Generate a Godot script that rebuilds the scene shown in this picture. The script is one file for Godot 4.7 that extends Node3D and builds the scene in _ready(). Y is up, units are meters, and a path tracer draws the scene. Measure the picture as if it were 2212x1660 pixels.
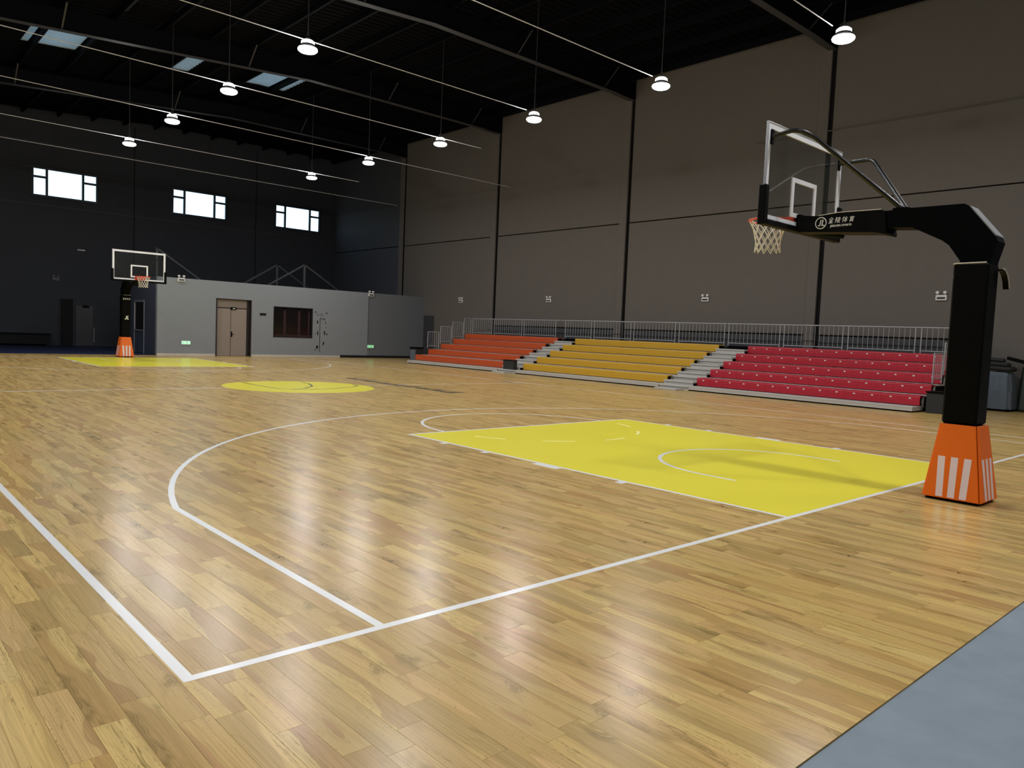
extends Node3D
# An indoor basketball hall. Metres, y up. The near left corner of the court is the origin, the court runs 15 m along +x and 28 m along -z.

class Geo:
	var v := PackedVector3Array()
	var n := PackedVector3Array()
	var u := PackedVector2Array()
	var c := PackedColorArray()
	var idx := PackedInt32Array()
	var tint := Color(1, 1, 1)
	var coloured := false

	func tri(a: Vector3, b: Vector3, d: Vector3) -> void:
		var m := (b - a).cross(d - a).normalized()
		var s := v.size()
		for p in [a, b, d]:
			v.append(p); n.append(m); u.append(Vector2(p.x + p.z, p.y)); c.append(tint)
		idx.append_array(PackedInt32Array([s, s + 2, s + 1]))

	func quad(a: Vector3, b: Vector3, d: Vector3, e: Vector3) -> void:  # counter-clockwise seen from outside
		quad_uv(a, b, d, e, Vector2(0, 0), Vector2(1, 0), Vector2(1, 1), Vector2(0, 1))

	func quad_uv(a: Vector3, b: Vector3, d: Vector3, e: Vector3, ua: Vector2, ub: Vector2, ud: Vector2, ue: Vector2) -> void:
		var m := (b - a).cross(d - a)
		if m.length_squared() < 1e-16:
			m = (d - a).cross(e - a)
		m = m.normalized()
		var s := v.size()
		v.append(a); v.append(b); v.append(d); v.append(e)
		u.append(ua); u.append(ub); u.append(ud); u.append(ue)
		for k in 4:
			n.append(m); c.append(tint)
		idx.append_array(PackedInt32Array([s, s + 2, s + 1, s, s + 3, s + 2]))

	func quad_out(a: Vector3, b: Vector3, d: Vector3, e: Vector3, mid: Vector3) -> void:
		if (b - a).cross(d - a).dot((a + b + d + e) * 0.25 - mid) < 0.0:
			quad(a, e, d, b)
		else:
			quad(a, b, d, e)

	func box(mid: Vector3, size: Vector3, ch := 0.0, basis := Basis()) -> void:
		var h := size * 0.5
		ch = minf(ch, 0.49 * minf(size.x, minf(size.y, size.z)))
		var g := h - Vector3.ONE * ch
		for i in 3:
			var j := (i + 1) % 3
			var k := (i + 2) % 3
			for s in [-1.0, 1.0]:
				var q := []
				for t in [[-1, -1], [1, -1], [1, 1], [-1, 1]]:
					var p := Vector3()
					p[i] = s * h[i]; p[j] = t[0] * g[j]; p[k] = t[1] * g[k]
					q.append(mid + basis * p)
				quad_out(q[0], q[1], q[2], q[3], mid)
			if ch > 0.0:
				for si in [-1.0, 1.0]:
					for sj in [-1.0, 1.0]:
						var q := []
						for t in [[0, -1], [1, -1], [1, 1], [0, 1]]:
							var p := Vector3()
							p[i] = si * (h[i] if t[0] == 0 else g[i]); p[j] = sj * (g[j] if t[0] == 0 else h[j]); p[k] = t[1] * g[k]
							q.append(mid + basis * p)
						quad_out(q[0], q[1], q[2], q[3], mid)
		if ch > 0.0:
			for sx in [-1.0, 1.0]:
				for sy in [-1.0, 1.0]:
					for sz in [-1.0, 1.0]:
						var s := Vector3(sx, sy, sz)
						var a := mid + basis * (s * Vector3(h.x, g.y, g.z))
						var b := mid + basis * (s * Vector3(g.x, h.y, g.z))
						var d := mid + basis * (s * Vector3(g.x, g.y, h.z))
						if (b - a).cross(d - a).dot(a - mid) < 0.0:
							tri(a, d, b)
						else:
							tri(a, b, d)

	func span(a: Vector3, b: Vector3, ch := 0.0) -> void:  # box between two opposite corners
		box((a + b) * 0.5, (b - a).abs(), ch)

	func bar(a: Vector3, b: Vector3, w: float, t: float, up := Vector3.UP, ch := 0.0) -> void:  # straight bar: w across, t along up
		var z := (b - a).normalized()
		if absf(z.dot(up)) > 0.98:
			up = Vector3.RIGHT
		var x := up.cross(z).normalized()
		box((a + b) * 0.5, Vector3(w, t, a.distance_to(b)), ch, Basis(x, z.cross(x), z))

	func tube(path: Array, r: float, sides := 8, caps := true) -> void:
		var x := Vector3()
		var s := v.size()
		var m := path.size()
		for k in m:
			var t: Vector3 = ((path[mini(k + 1, m - 1)] as Vector3) - (path[maxi(k - 1, 0)] as Vector3)).normalized()
			if k == 0:
				x = t.cross(Vector3.UP if absf(t.y) < 0.9 else Vector3.RIGHT).normalized()
			x = (x - t * x.dot(t)).normalized()
			var y := t.cross(x)
			for j in sides:
				var a := TAU * j / sides
				var d := x * cos(a) + y * sin(a)
				v.append((path[k] as Vector3) + d * r); n.append(d); u.append(Vector2(float(j) / sides, k)); c.append(tint)
		for k in m - 1:
			for j in sides:
				var a := s + k * sides + j
				var b := s + k * sides + (j + 1) % sides
				idx.append_array(PackedInt32Array([a, a + sides, b, b, a + sides, b + sides]))
		if caps:
			for e in [0, m - 1]:
				var mid: Vector3 = path[e]
				var dir: Vector3 = (mid - (path[1 if e == 0 else m - 2] as Vector3)).normalized()
				for j in sides:
					var a := v[s + e * sides + j]
					var b := v[s + e * sides + (j + 1) % sides]
					if (a - mid).cross(b - mid).dot(dir) > 0.0:
						tri(mid, a, b)
					else:
						tri(mid, b, a)

	func ring(mid: Vector3, radius: float, r: float, sides := 8, segs := 40, axis := Basis()) -> void:
		var path := []
		for k in segs + 1:
			var a := TAU * k / segs
			path.append(mid + axis * Vector3(cos(a) * radius, 0, sin(a) * radius))
		tube(path, r, sides, false)

	func lathe(mid: Vector3, profile: Array, segs := 24) -> void:  # profile of (radius, height), from the bottom up
		for k in profile.size() - 1:
			var p: Vector2 = profile[k]
			var q: Vector2 = profile[k + 1]
			var d := (q - p).normalized()
			var s := v.size()
			for j in segs + 1:
				var a := TAU * j / segs
				var o := Vector3(cos(a), 0, sin(a))
				var m := (o * d.y - Vector3.UP * d.x).normalized()
				v.append(mid + o * p.x + Vector3.UP * p.y); v.append(mid + o * q.x + Vector3.UP * q.y)
				for e in 2:
					n.append(m); u.append(Vector2(float(j) / segs, e)); c.append(tint)
			for j in segs:
				var b := s + j * 2
				idx.append_array(PackedInt32Array([b, b + 2, b + 1, b + 1, b + 2, b + 3]))

	func prism(poly: PackedVector2Array, o: Vector3, ex: Vector3, ey: Vector3, ez: Vector3) -> void:  # a flat outline in (ex, ey), from o through to o + ez
		var ids := Geometry2D.triangulate_polygon(poly)
		var mid := Vector3()
		for p in poly:
			mid += o + ex * p.x + ey * p.y
		mid = mid / poly.size() + ez * 0.5
		for side in 2:
			var off := ez * side
			var want := ez * (1.0 if side == 1 else -1.0)
			for k in range(0, ids.size(), 3):
				var a := o + off + ex * poly[ids[k]].x + ey * poly[ids[k]].y
				var b := o + off + ex * poly[ids[k + 1]].x + ey * poly[ids[k + 1]].y
				var d := o + off + ex * poly[ids[k + 2]].x + ey * poly[ids[k + 2]].y
				if (b - a).cross(d - a).dot(want) < 0.0:
					tri(a, d, b)
				else:
					tri(a, b, d)
		var area := 0.0
		for k in poly.size():
			area += poly[k].cross(poly[(k + 1) % poly.size()])
		var flip := area * ex.cross(ey).dot(ez) < 0.0
		for k in poly.size():
			var p := poly[k]
			var q := poly[(k + 1) % poly.size()]
			var a := o + ex * p.x + ey * p.y
			var b := o + ex * q.x + ey * q.y
			if flip:
				quad(b, a, a + ez, b + ez)
			else:
				quad(a, b, b + ez, a + ez)

	func ribbon(path: PackedVector2Array, w: float, y: float, closed := false) -> void:  # a painted line on the floor through (x, z) points
		var m := path.size()
		var l := PackedVector3Array()
		var r := PackedVector3Array()
		for k in m:
			var p0 := path[(k - 1 + m) % m] if closed or k > 0 else path[0]
			var p1 := path[(k + 1) % m] if closed or k < m - 1 else path[m - 1]
			var t := (p1 - p0).normalized()
			var side := Vector2(-t.y, t.x) * w * 0.5
			l.append(Vector3(path[k].x + side.x, y, path[k].y + side.y))
			r.append(Vector3(path[k].x - side.x, y, path[k].y - side.y))
		var down := Vector3(0, -y, 0)
		for k in (m if closed else m - 1):
			var j := (k + 1) % m
			var mid := (l[k] + r[j]) * 0.5 - Vector3.UP
			quad_out(l[k], r[k], r[j], l[j], mid)
			quad_out(l[k], l[j], l[j] + down, l[k] + down, (r[k] + r[j]) * 0.5)
			quad_out(r[k], r[j], r[j] + down, r[k] + down, (l[k] + l[j]) * 0.5)

	func mesh() -> ArrayMesh:
		var a := []
		a.resize(Mesh.ARRAY_MAX)
		a[Mesh.ARRAY_VERTEX] = v
		a[Mesh.ARRAY_NORMAL] = n
		a[Mesh.ARRAY_TEX_UV] = u
		if coloured:
			a[Mesh.ARRAY_COLOR] = c
		a[Mesh.ARRAY_INDEX] = idx
		var m := ArrayMesh.new()
		m.add_surface_from_arrays(Mesh.PRIMITIVE_TRIANGLES, a)
		return m


var taken := {}
var M := {}
var rng := RandomNumberGenerator.new()

const W_PX := 2212.0
const H_PX := 1660.0
const FOCAL := 1631.33
const EYE := Vector3(-1.1318, 1.4924, 3.1652)
const LAMP_ENERGY := 12.5
const SIDE_ENERGY := 1.7
const LAMP_Y := 8.0
const WALL_X := 22.8
const LOW_Z := -30.3
const GABLE_Z := -40.3


func numbered(called: String) -> String:
	var k: int = taken.get(called, 0)
	taken[called] = k + 1
	return called if k == 0 else "%s_%03d" % [called, k]


func mi(called: String, mesh: Mesh, m: Material, parent: Node) -> MeshInstance3D:
	var o := MeshInstance3D.new()
	o.mesh = mesh
	o.material_override = m
	o.cast_shadow = GeometryInstance3D.SHADOW_CASTING_SETTING_ON
	if parent == self:
		o.name = numbered(called)
	else:
		var k := 0
		var name_ := called
		while parent.has_node(NodePath(name_)):
			k += 1
			name_ = "%s_%03d" % [called, k]
		o.name = name_
	parent.add_child(o, true)
	return o


func put(called: String, g: Geo, m: Material, parent: Node) -> MeshInstance3D:
	return mi(called, g.mesh(), m, parent)


func thing(called: String, label: String, category: String, at := Vector3.ZERO, turn := 0.0, group := "") -> Node3D:
	var o := Node3D.new()
	o.name = numbered(called)
	add_child(o, true)
	o.position = at
	o.rotation.y = turn
	tag(o, label, category, group)
	return o


func tag(o: Node, label: String, category := "", group := "", kind := "") -> void:
	if label: o.set_meta("label", label)
	if category: o.set_meta("category", category)
	if group: o.set_meta("group", group)
	if kind: o.set_meta("kind", kind)


func setting(called: String, label := "", category := "") -> Node3D:
	var o := Node3D.new()
	o.name = numbered(called)
	add_child(o, true)
	tag(o, label, category, "", "structure")
	return o


func copy_of(o: Node3D, label: String, at: Vector3, turn := 0.0) -> Node3D:
	var r: Node3D = o.duplicate()
	r.name = numbered(String(o.name).rstrip("_0123456789"))
	add_child(r, true)
	r.position = at
	r.rotation.y = turn
	r.set_meta("label", label)
	return r


func paint(key: String, col: Color, rough := 0.6, metal := 0.0, spec := 0.5) -> StandardMaterial3D:
	var m := StandardMaterial3D.new()
	m.resource_name = key
	m.albedo_color = col
	m.roughness = rough
	m.metallic = metal
	m.metallic_specular = spec
	M[key] = m
	return m


func glow(key: String, col: Color, energy: float) -> StandardMaterial3D:
	var m := paint(key, Color(0.9, 0.9, 0.9), 0.5)
	m.emission_enabled = true
	m.emission = col
	m.emission_energy_multiplier = energy
	return m


func mottled(key: String, col: Color, amount: float, metres: float, rough: float, sd: int, relief := 0.0) -> StandardMaterial3D:
	var m := paint(key, Color.WHITE, rough)
	var f := FastNoiseLite.new()
	f.seed = sd
	f.frequency = 0.012
	f.fractal_octaves = 5
	var ramp := Gradient.new()
	ramp.set_color(0, col.darkened(amount))
	ramp.set_color(1, col.lightened(amount * 0.6))
	var t := NoiseTexture2D.new()
	t.width = 512; t.height = 512; t.seamless = true; t.noise = f; t.color_ramp = ramp
	m.albedo_texture = t
	m.uv1_triplanar = true
	m.uv1_world_triplanar = true
	m.uv1_scale = Vector3.ONE / metres
	if relief > 0.0:
		var h := NoiseTexture2D.new()
		var fh := FastNoiseLite.new()
		fh.seed = sd + 7; fh.frequency = 0.06; fh.fractal_octaves = 3
		h.width = 256; h.height = 256; h.seamless = true; h.noise = fh
		m.heightmap_enabled = true
		m.heightmap_texture = h
		m.heightmap_scale = relief
	return m


func wood_image() -> Image:  # sixteen strips of maple and rubberwood grain, each 2.4 m long and one plank wide
	var w := 2048
	var h := 1024
	var strip := 64
	var d := PackedByteArray()
	d.resize(w * h * 3)
	var warp := FastNoiseLite.new()
	warp.seed = 11; warp.frequency = 1.0; warp.fractal_octaves = 3
	var fine := FastNoiseLite.new()
	fine.seed = 23; fine.frequency = 1.0; fine.fractal_octaves = 2
	var light := [Color(0.83, 0.70, 0.425), Color(0.80, 0.67, 0.415), Color(0.84, 0.715, 0.45), Color(0.81, 0.67, 0.43)]
	var dark := [Color(0.74, 0.60, 0.36), Color(0.72, 0.60, 0.365), Color(0.75, 0.625, 0.38), Color(0.73, 0.58, 0.365)]
	var r := RandomNumberGenerator.new()
	r.seed = 5
	var at := 0
	for s in 16:
		var ca: Color = light[s % 4]
		var cb: Color = dark[(s / 4 + s) % 4]
		var th := r.randf_range(-0.75, 0.75)
		var soft := 0.012 if s % 3 == 0 else 0.3
		var lines := r.randf_range(7.0, 16.0)
		var off := s * 37.0
		var streak := r.randf_range(0.02, 0.05) if s % 2 == 0 else 0.012
		var knots := []
		for k in (1 if s % 5 == 1 else 0):
			knots.append(Vector3(r.randf_range(0.3, 2.1), r.randf_range(0.25, 0.75), r.randf_range(0.016, 0.026)))
		for y in strip:
			var vv := float(y) / strip
			for x in w:
				var uu := x * 2.4 / w
				var wob := warp.get_noise_2d(uu * 0.75 + off, vv * 0.55 + off)
				var mask := smoothstep(th - soft, th + soft, wob * 1.5 + (vv - 0.5) * 1.3)
				var ring := sin((vv * 1.2 + wob * 1.3) * lines)
				ring = maxf(0.0, ring - 0.7) * 3.3
				var fib := fine.get_noise_2d(uu * 1.3 + off, vv * 16.0)
				var k := 1.0 + fib * 0.10 - ring * 0.045
				var t := absf(fine.get_noise_2d(uu * 0.8 - off, vv * 6.0 + wob * 2.0))
				if t < streak and wob > 0.06:
					k *= 1.0 - 0.34 * (1.0 - t / streak)
				if s % 3 == 1:  # smoky heart figure with fine dark cracks
					var sm := warp.get_noise_2d(uu * 1.5 - off, vv * 0.6 + 50.0)
					var b := smoothstep(0.16, 0.42, sm)
					if b > 0.0:
						k *= 1.0 - b * (0.13 + 0.07 * sin(wob * 42.0 + sm * 30.0))
						if absf(sin(wob * 9.0 + sm * 13.0)) < 0.035:
							k *= 1.0 - 0.45 * b
				for q in knots:
					var e: float = Vector2((uu - q.x) * 0.22, (vv - q.y) * 0.125 + wob * 0.012).length() / q.z
					if e < 2.2:
						var a := 0.5 + 0.5 * sin(e * 7.0 + wob * 9.0)
						k *= 1.0 - (0.05 + 0.15 * a) * clampf(1.5 - e * 0.68, 0.0, 1.0)
				d[at] = clampi(int((lerpf(cb.r, ca.r, mask)) * k * 255.0), 0, 255)
				d[at + 1] = clampi(int((lerpf(cb.g, ca.g, mask)) * k * 255.0), 0, 255)
				d[at + 2] = clampi(int((lerpf(cb.b, ca.b, mask)) * (k - 0.3 * (1.0 - k)) * 255.0), 0, 255)
				at += 3
	return Image.create_from_data(w, h, false, Image.FORMAT_RGB8, d)


func materials() -> void:
	var wood := paint("lacquered_maple", Color.WHITE, 0.25, 0.0, 0.38)
	wood.albedo_texture = ImageTexture.create_from_image(wood_image())
	wood.vertex_color_use_as_albedo = true
	paint("plank_bed", Color(0.16, 0.11, 0.07), 0.9)
	paint("line_white", Color(0.95, 0.95, 0.95), 0.24)
	paint("court_yellow", Color(0.95, 0.90, 0.26), 0.24, 0.0, 0.4)
	paint("worn_line", Color(0.97, 0.94, 0.62), 0.35)
	paint("court_print", Color(0.20, 0.17, 0.08), 0.4)
	mottled("grey_screed", Color(0.49, 0.545, 0.59), 0.05, 1.7, 0.6, 3)
	paint("navy_vinyl", Color(0.08, 0.12, 0.26), 0.5)
	mottled("wall_paint", Color(0.385, 0.364, 0.342), 0.01, 4.0, 0.75, 31)
	mottled("room_paint", Color(0.53, 0.55, 0.57), 0.008, 3.0, 0.7, 32)
	mottled("dark_paint", Color(0.185, 0.195, 0.22), 0.02, 4.0, 0.8, 33)
	mottled("dado_paint", Color(0.23, 0.235, 0.245), 0.01, 4.0, 0.7, 34)
	mottled("bay_paint", Color(0.27, 0.28, 0.305), 0.01, 4.0, 0.75, 35)
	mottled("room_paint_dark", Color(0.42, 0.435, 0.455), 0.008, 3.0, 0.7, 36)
	paint("groove", Color(0.06, 0.06, 0.06), 0.9)
	paint("roof_dark", Color(0.036, 0.042, 0.06), 0.8, 0.0, 0.15)
	paint("steel_dark", Color(0.22, 0.22, 0.235), 0.5)
	paint("purlin_dark", Color(0.042, 0.046, 0.066), 0.6, 0.0, 0.2)
	var sky := paint("skylight_sheet", Color(0.55, 0.6, 0.62), 0.6)
	sky.backlight_enabled = true
	sky.backlight = Color(0.5, 0.52, 0.52)
	paint("white_plastic", Color(0.85, 0.85, 0.84), 0.45)
	paint("cream_trim", Color(0.78, 0.75, 0.70), 0.5)
	paint("conduit_white", Color(0.86, 0.86, 0.88), 0.35)
	paint("black_steel", Color(0.03, 0.038, 0.044), 0.55, 0.0, 0.14)
	paint("gloss_steel", Color(0.05, 0.055, 0.06), 0.3, 0.0, 0.5)
	paint("glint_grey", Color(0.62, 0.63, 0.64), 0.4, 0.3)  # lamp sheen on the black neck, put into the colour
	paint("black_vinyl", Color(0.022, 0.024, 0.026), 0.55, 0.0, 0.22)
	paint("orange_vinyl", Color(1.0, 0.465, 0.075), 0.45)
	paint("stripe_white", Color(0.98, 0.91, 0.93), 0.5)
	paint("print_white", Color(0.95, 0.95, 0.95), 0.5)
	paint("board_white", Color(0.95, 0.95, 0.96), 0.35)
	paint("aluminium", Color(0.75, 0.76, 0.78), 0.35, 0.7)
	paint("rim_red", Color(0.86, 0.26, 0.16), 0.4)
	paint("net_cord", Color(0.88, 0.85, 0.80), 0.8)
	var gl := paint("clear_glass", Color(0.18, 0.21, 0.20, 0.16), 0.03)
	gl.transparency = BaseMaterial3D.TRANSPARENCY_ALPHA
	var wg := paint("window_glass", Color(0.8, 0.95, 1.0, 0.06), 0.03)
	wg.transparency = BaseMaterial3D.TRANSPARENCY_ALPHA
	paint("dark_glass", Color(0.07, 0.06, 0.065), 0.12)
	paint("window_frame", Color(0.10, 0.13, 0.16), 0.5)
	glow("lamp_glow", Color(1.0, 0.985, 0.96), 6.0)
	glow("exit_green", Color(0.12, 0.85, 0.45), 0.55)
	glow("exit_pale", Color(0.5, 1.0, 0.75), 0.6)
	paint("lamp_metal", Color(0.16, 0.16, 0.17), 0.5)
	paint("seat_orange", Color(0.74, 0.30, 0.13), 0.42)
	paint("seat_yellow", Color(0.78, 0.60, 0.15), 0.42)
	paint("seat_red", Color(0.68, 0.10, 0.18), 0.42)
	paint("deck_grey", Color(0.72, 0.71, 0.69), 0.55)
	paint("rail_steel", Color(0.66, 0.67, 0.69), 0.4, 0.3)
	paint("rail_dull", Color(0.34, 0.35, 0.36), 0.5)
	paint("door_beige", Color(0.56, 0.515, 0.475), 0.55)
	paint("frame_brown", Color(0.14, 0.11, 0.10), 0.5)
	paint("curtain_maroon", Color(0.20, 0.10, 0.11), 0.9)
	paint("side_blue", Color(0.25, 0.27, 0.34), 0.7)
	paint("sheet_grey", Color(0.33, 0.37, 0.41), 0.8)
	paint("tarp_dark", Color(0.14, 0.15, 0.14), 0.75)
	paint("bin_green", Color(0.10, 0.16, 0.13), 0.5)


func _ready() -> void:
	rng.seed = 20240
	# --- camera, sky, exposure ---
	var cam := Camera3D.new()
	cam.name = "camera"
	cam.position = EYE
	cam.rotation = Vector3(-0.0654, -0.7403, 0.0418)
	cam.fov = rad_to_deg(2.0 * atan(H_PX * 0.5 / FOCAL))
	cam.near = 0.05
	cam.far = 200.0
	cam.current = true
	add_child(cam)
	var we := WorldEnvironment.new()
	we.name = "environment"
	var env := Environment.new()
	var sm := ProceduralSkyMaterial.new()
	sm.sky_top_color = Color(0.62, 0.80, 0.95)
	sm.sky_horizon_color = Color(0.86, 0.96, 1.0)
	sm.ground_horizon_color = Color(0.80, 0.88, 0.90)
	sm.ground_bottom_color = Color(0.55, 0.58, 0.58)
	var sky := Sky.new()
	sky.sky_material = sm
	env.sky = sky
	env.background_mode = Environment.BG_SKY
	env.background_energy_multiplier = 2.1
	env.tonemap_mode = Environment.TONE_MAPPER_LINEAR
	env.tonemap_exposure = 1.16
	env.sdfgi_enabled = true
	env.ssao_enabled = true
	env.ssil_enabled = true
	we.environment = env
	add_child(we)

	materials()
	build_floor()
	build_walls()
	build_roof()
	build_lamps()
	build_hoops()
	build_bleachers()
	build_far_end()
	build_right_wall_things()


# ---------------------------------------------------------------- floor
func plank(g: Geo, x0: float, x1: float, z0: float, z1: float, s: int, u0: float, flip: bool, col: Color) -> void:
	var gap := 0.0002
	var ch := 0.0005
	g.tint = col
	var a := Vector3(x0 + gap + ch, 0, z0 + gap + ch)
	var b := Vector3(x1 - gap - ch, 0, z1 - gap - ch)
	var va := (s + 0.02) / 16.0
	var vb := (s + 0.98) / 16.0
	if flip:
		var t := va
		va = vb
		vb = t
	var ub := u0 + (z1 - z0) / 2.4
	g.quad_uv(Vector3(a.x, 0, b.z), Vector3(b.x, 0, b.z), Vector3(b.x, 0, a.z), Vector3(a.x, 0, a.z), Vector2(ub, va), Vector2(ub, vb), Vector2(u0, vb), Vector2(u0, va))
	g.tint = col * 0.9
	var dn := Vector3(0, -0.010, 0)
	var lo := Vector3(x0 + gap, -0.0008, z0 + gap)
	var hi := Vector3(x1 - gap, -0.0008, z1 - gap)
	var top := [Vector3(a.x, 0, b.z), Vector3(b.x, 0, b.z), Vector3(b.x, 0, a.z), Vector3(a.x, 0, a.z)]
	var low := [Vector3(lo.x, lo.y, hi.z), Vector3(hi.x, lo.y, hi.z), Vector3(hi.x, lo.y, lo.z), Vector3(lo.x, lo.y, lo.z)]
	for k in 4:
		var j := (k + 1) % 4
		var q := Vector2(u0, (va + vb) * 0.5)
		g.quad_uv(low[k], low[j], top[j], top[k], q, q, q, q)
		g.quad_uv(low[k] + dn, low[j] + dn, low[j], low[k], q, q, q, q)


func build_floor() -> void:
	var fl := setting("floor", "lacquered maple strip floor of the basketball court", "floor")
	var g := Geo.new()
	g.span(Vector3(-8, -0.2, 1.97), Vector3(WALL_X + 0.1, -0.0105, -30.5))
	put("floor_bed", g, M.plank_bed, fl)
	g = Geo.new()
	g.span(Vector3(-8, -0.2, 1.972), Vector3(WALL_X + 0.1, -0.006, 7.9))
	tag(put("concrete_apron", g, M.grey_screed, fl), "blue-grey painted screed beyond the edge of the wooden floor")
	g = Geo.new()
	g.span(Vector3(-8, -0.2, -30.502), Vector3(9.19, -0.006, GABLE_Z))
	g.span(Vector3(9.19, -0.2, -30.52), Vector3(WALL_X + 0.1, -0.006, GABLE_Z))
	tag(put("vinyl_floor", g, M.navy_vinyl, fl), "dark navy floor behind the far end of the court")
	# planks
	var cam := Transform3D(Basis.from_euler(Vector3(-0.0654, -0.7403, 0.0418)), EYE).affine_inverse()
	var all := []
	var wide := 0.1225
	var col_n := int((WALL_X + 0.05 + 7.9) / wide)
	for i in col_n:
		var x0 := -7.9 + i * wide
		var z := 1.97
		var first := true
		while z > -30.48:
			var l := rng.randf_range(0.45, 1.15)
			if first:
				l *= rng.randf_range(0.35, 1.0)
				first = false
			var z0 := maxf(z - l, -30.5)
			if z0 < -30.3:
				z0 = -30.5
			var mid := cam * Vector3(x0 + wide * 0.5, 0, (z + z0) * 0.5)
			var big := 0.0
			if mid.z < -0.3:
				var px := Vector2(mid.x, mid.y) / -mid.z * FOCAL
				if absf(px.x) < W_PX * 0.5 and absf(px.y) < H_PX * 0.5:
					big = (z - z0) / pow(-mid.z, 3.0)
			all.append([big, x0, z0, z, rng.randi_range(0, 15), rng.randf_range(0.0, 0.5), rng.randf() < 0.5, rng.randf_range(0.88, 1.04), rng.randf_range(-0.025, 0.025)])
			z = z0
	all.sort_custom(func(p, q): return p[0] > q[0])
	var field := Geo.new()
	field.coloured = true
	for k in all.size():
		var p: Array = all[k]
		var t: float = p[7]
		var tint := Color(t * (1.0 + p[8]), t, t * (1.0 - p[8]))
		if k < 300:
			var one := Geo.new()
			one.coloured = true
			plank(one, p[1], p[1] + wide, p[2], p[3], p[4], p[5], p[6], tint)
			put("plank", one, M.lacquered_maple, fl)
		else:
			plank(field, p[1], p[1] + wide, p[2], p[3], p[4], p[5], p[6], tint)
	tag(put("plank_field", field, M.lacquered_maple, fl), "", "", "", "stuff")
	build_court(fl)


func arc(mid: Vector2, r: float, a0: float, a1: float, k := 48) -> PackedVector2Array:
	var o := PackedVector2Array()
	for i in k + 1:
		var a := lerpf(a0, a1, float(i) / k)
		o.append(mid + Vector2(cos(a), sin(a)) * r)
	return o


func flipped(p: PackedVector2Array, far: bool) -> PackedVector2Array:
	if not far:
		return p
	var o := PackedVector2Array()
	for q in p:
		o.append(Vector2(15.0 - q.x, -28.0 - q.y))
	return o


func line(called: String, paths: Array, w: float, fl: Node, y := 0.0007, m: Material = null) -> MeshInstance3D:
	var g := Geo.new()
	for p in paths:
		g.ribbon(p, w, y)
	return put(called, g, m if m else M.line_white, fl)


func flat_poly(poly: PackedVector2Array, y: float) -> Geo:
	var g := Geo.new()
	g.prism(poly, Vector3.ZERO, Vector3(1, 0, 0), Vector3(0, 0, 1), Vector3(0, y, 0))
	return g


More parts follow.
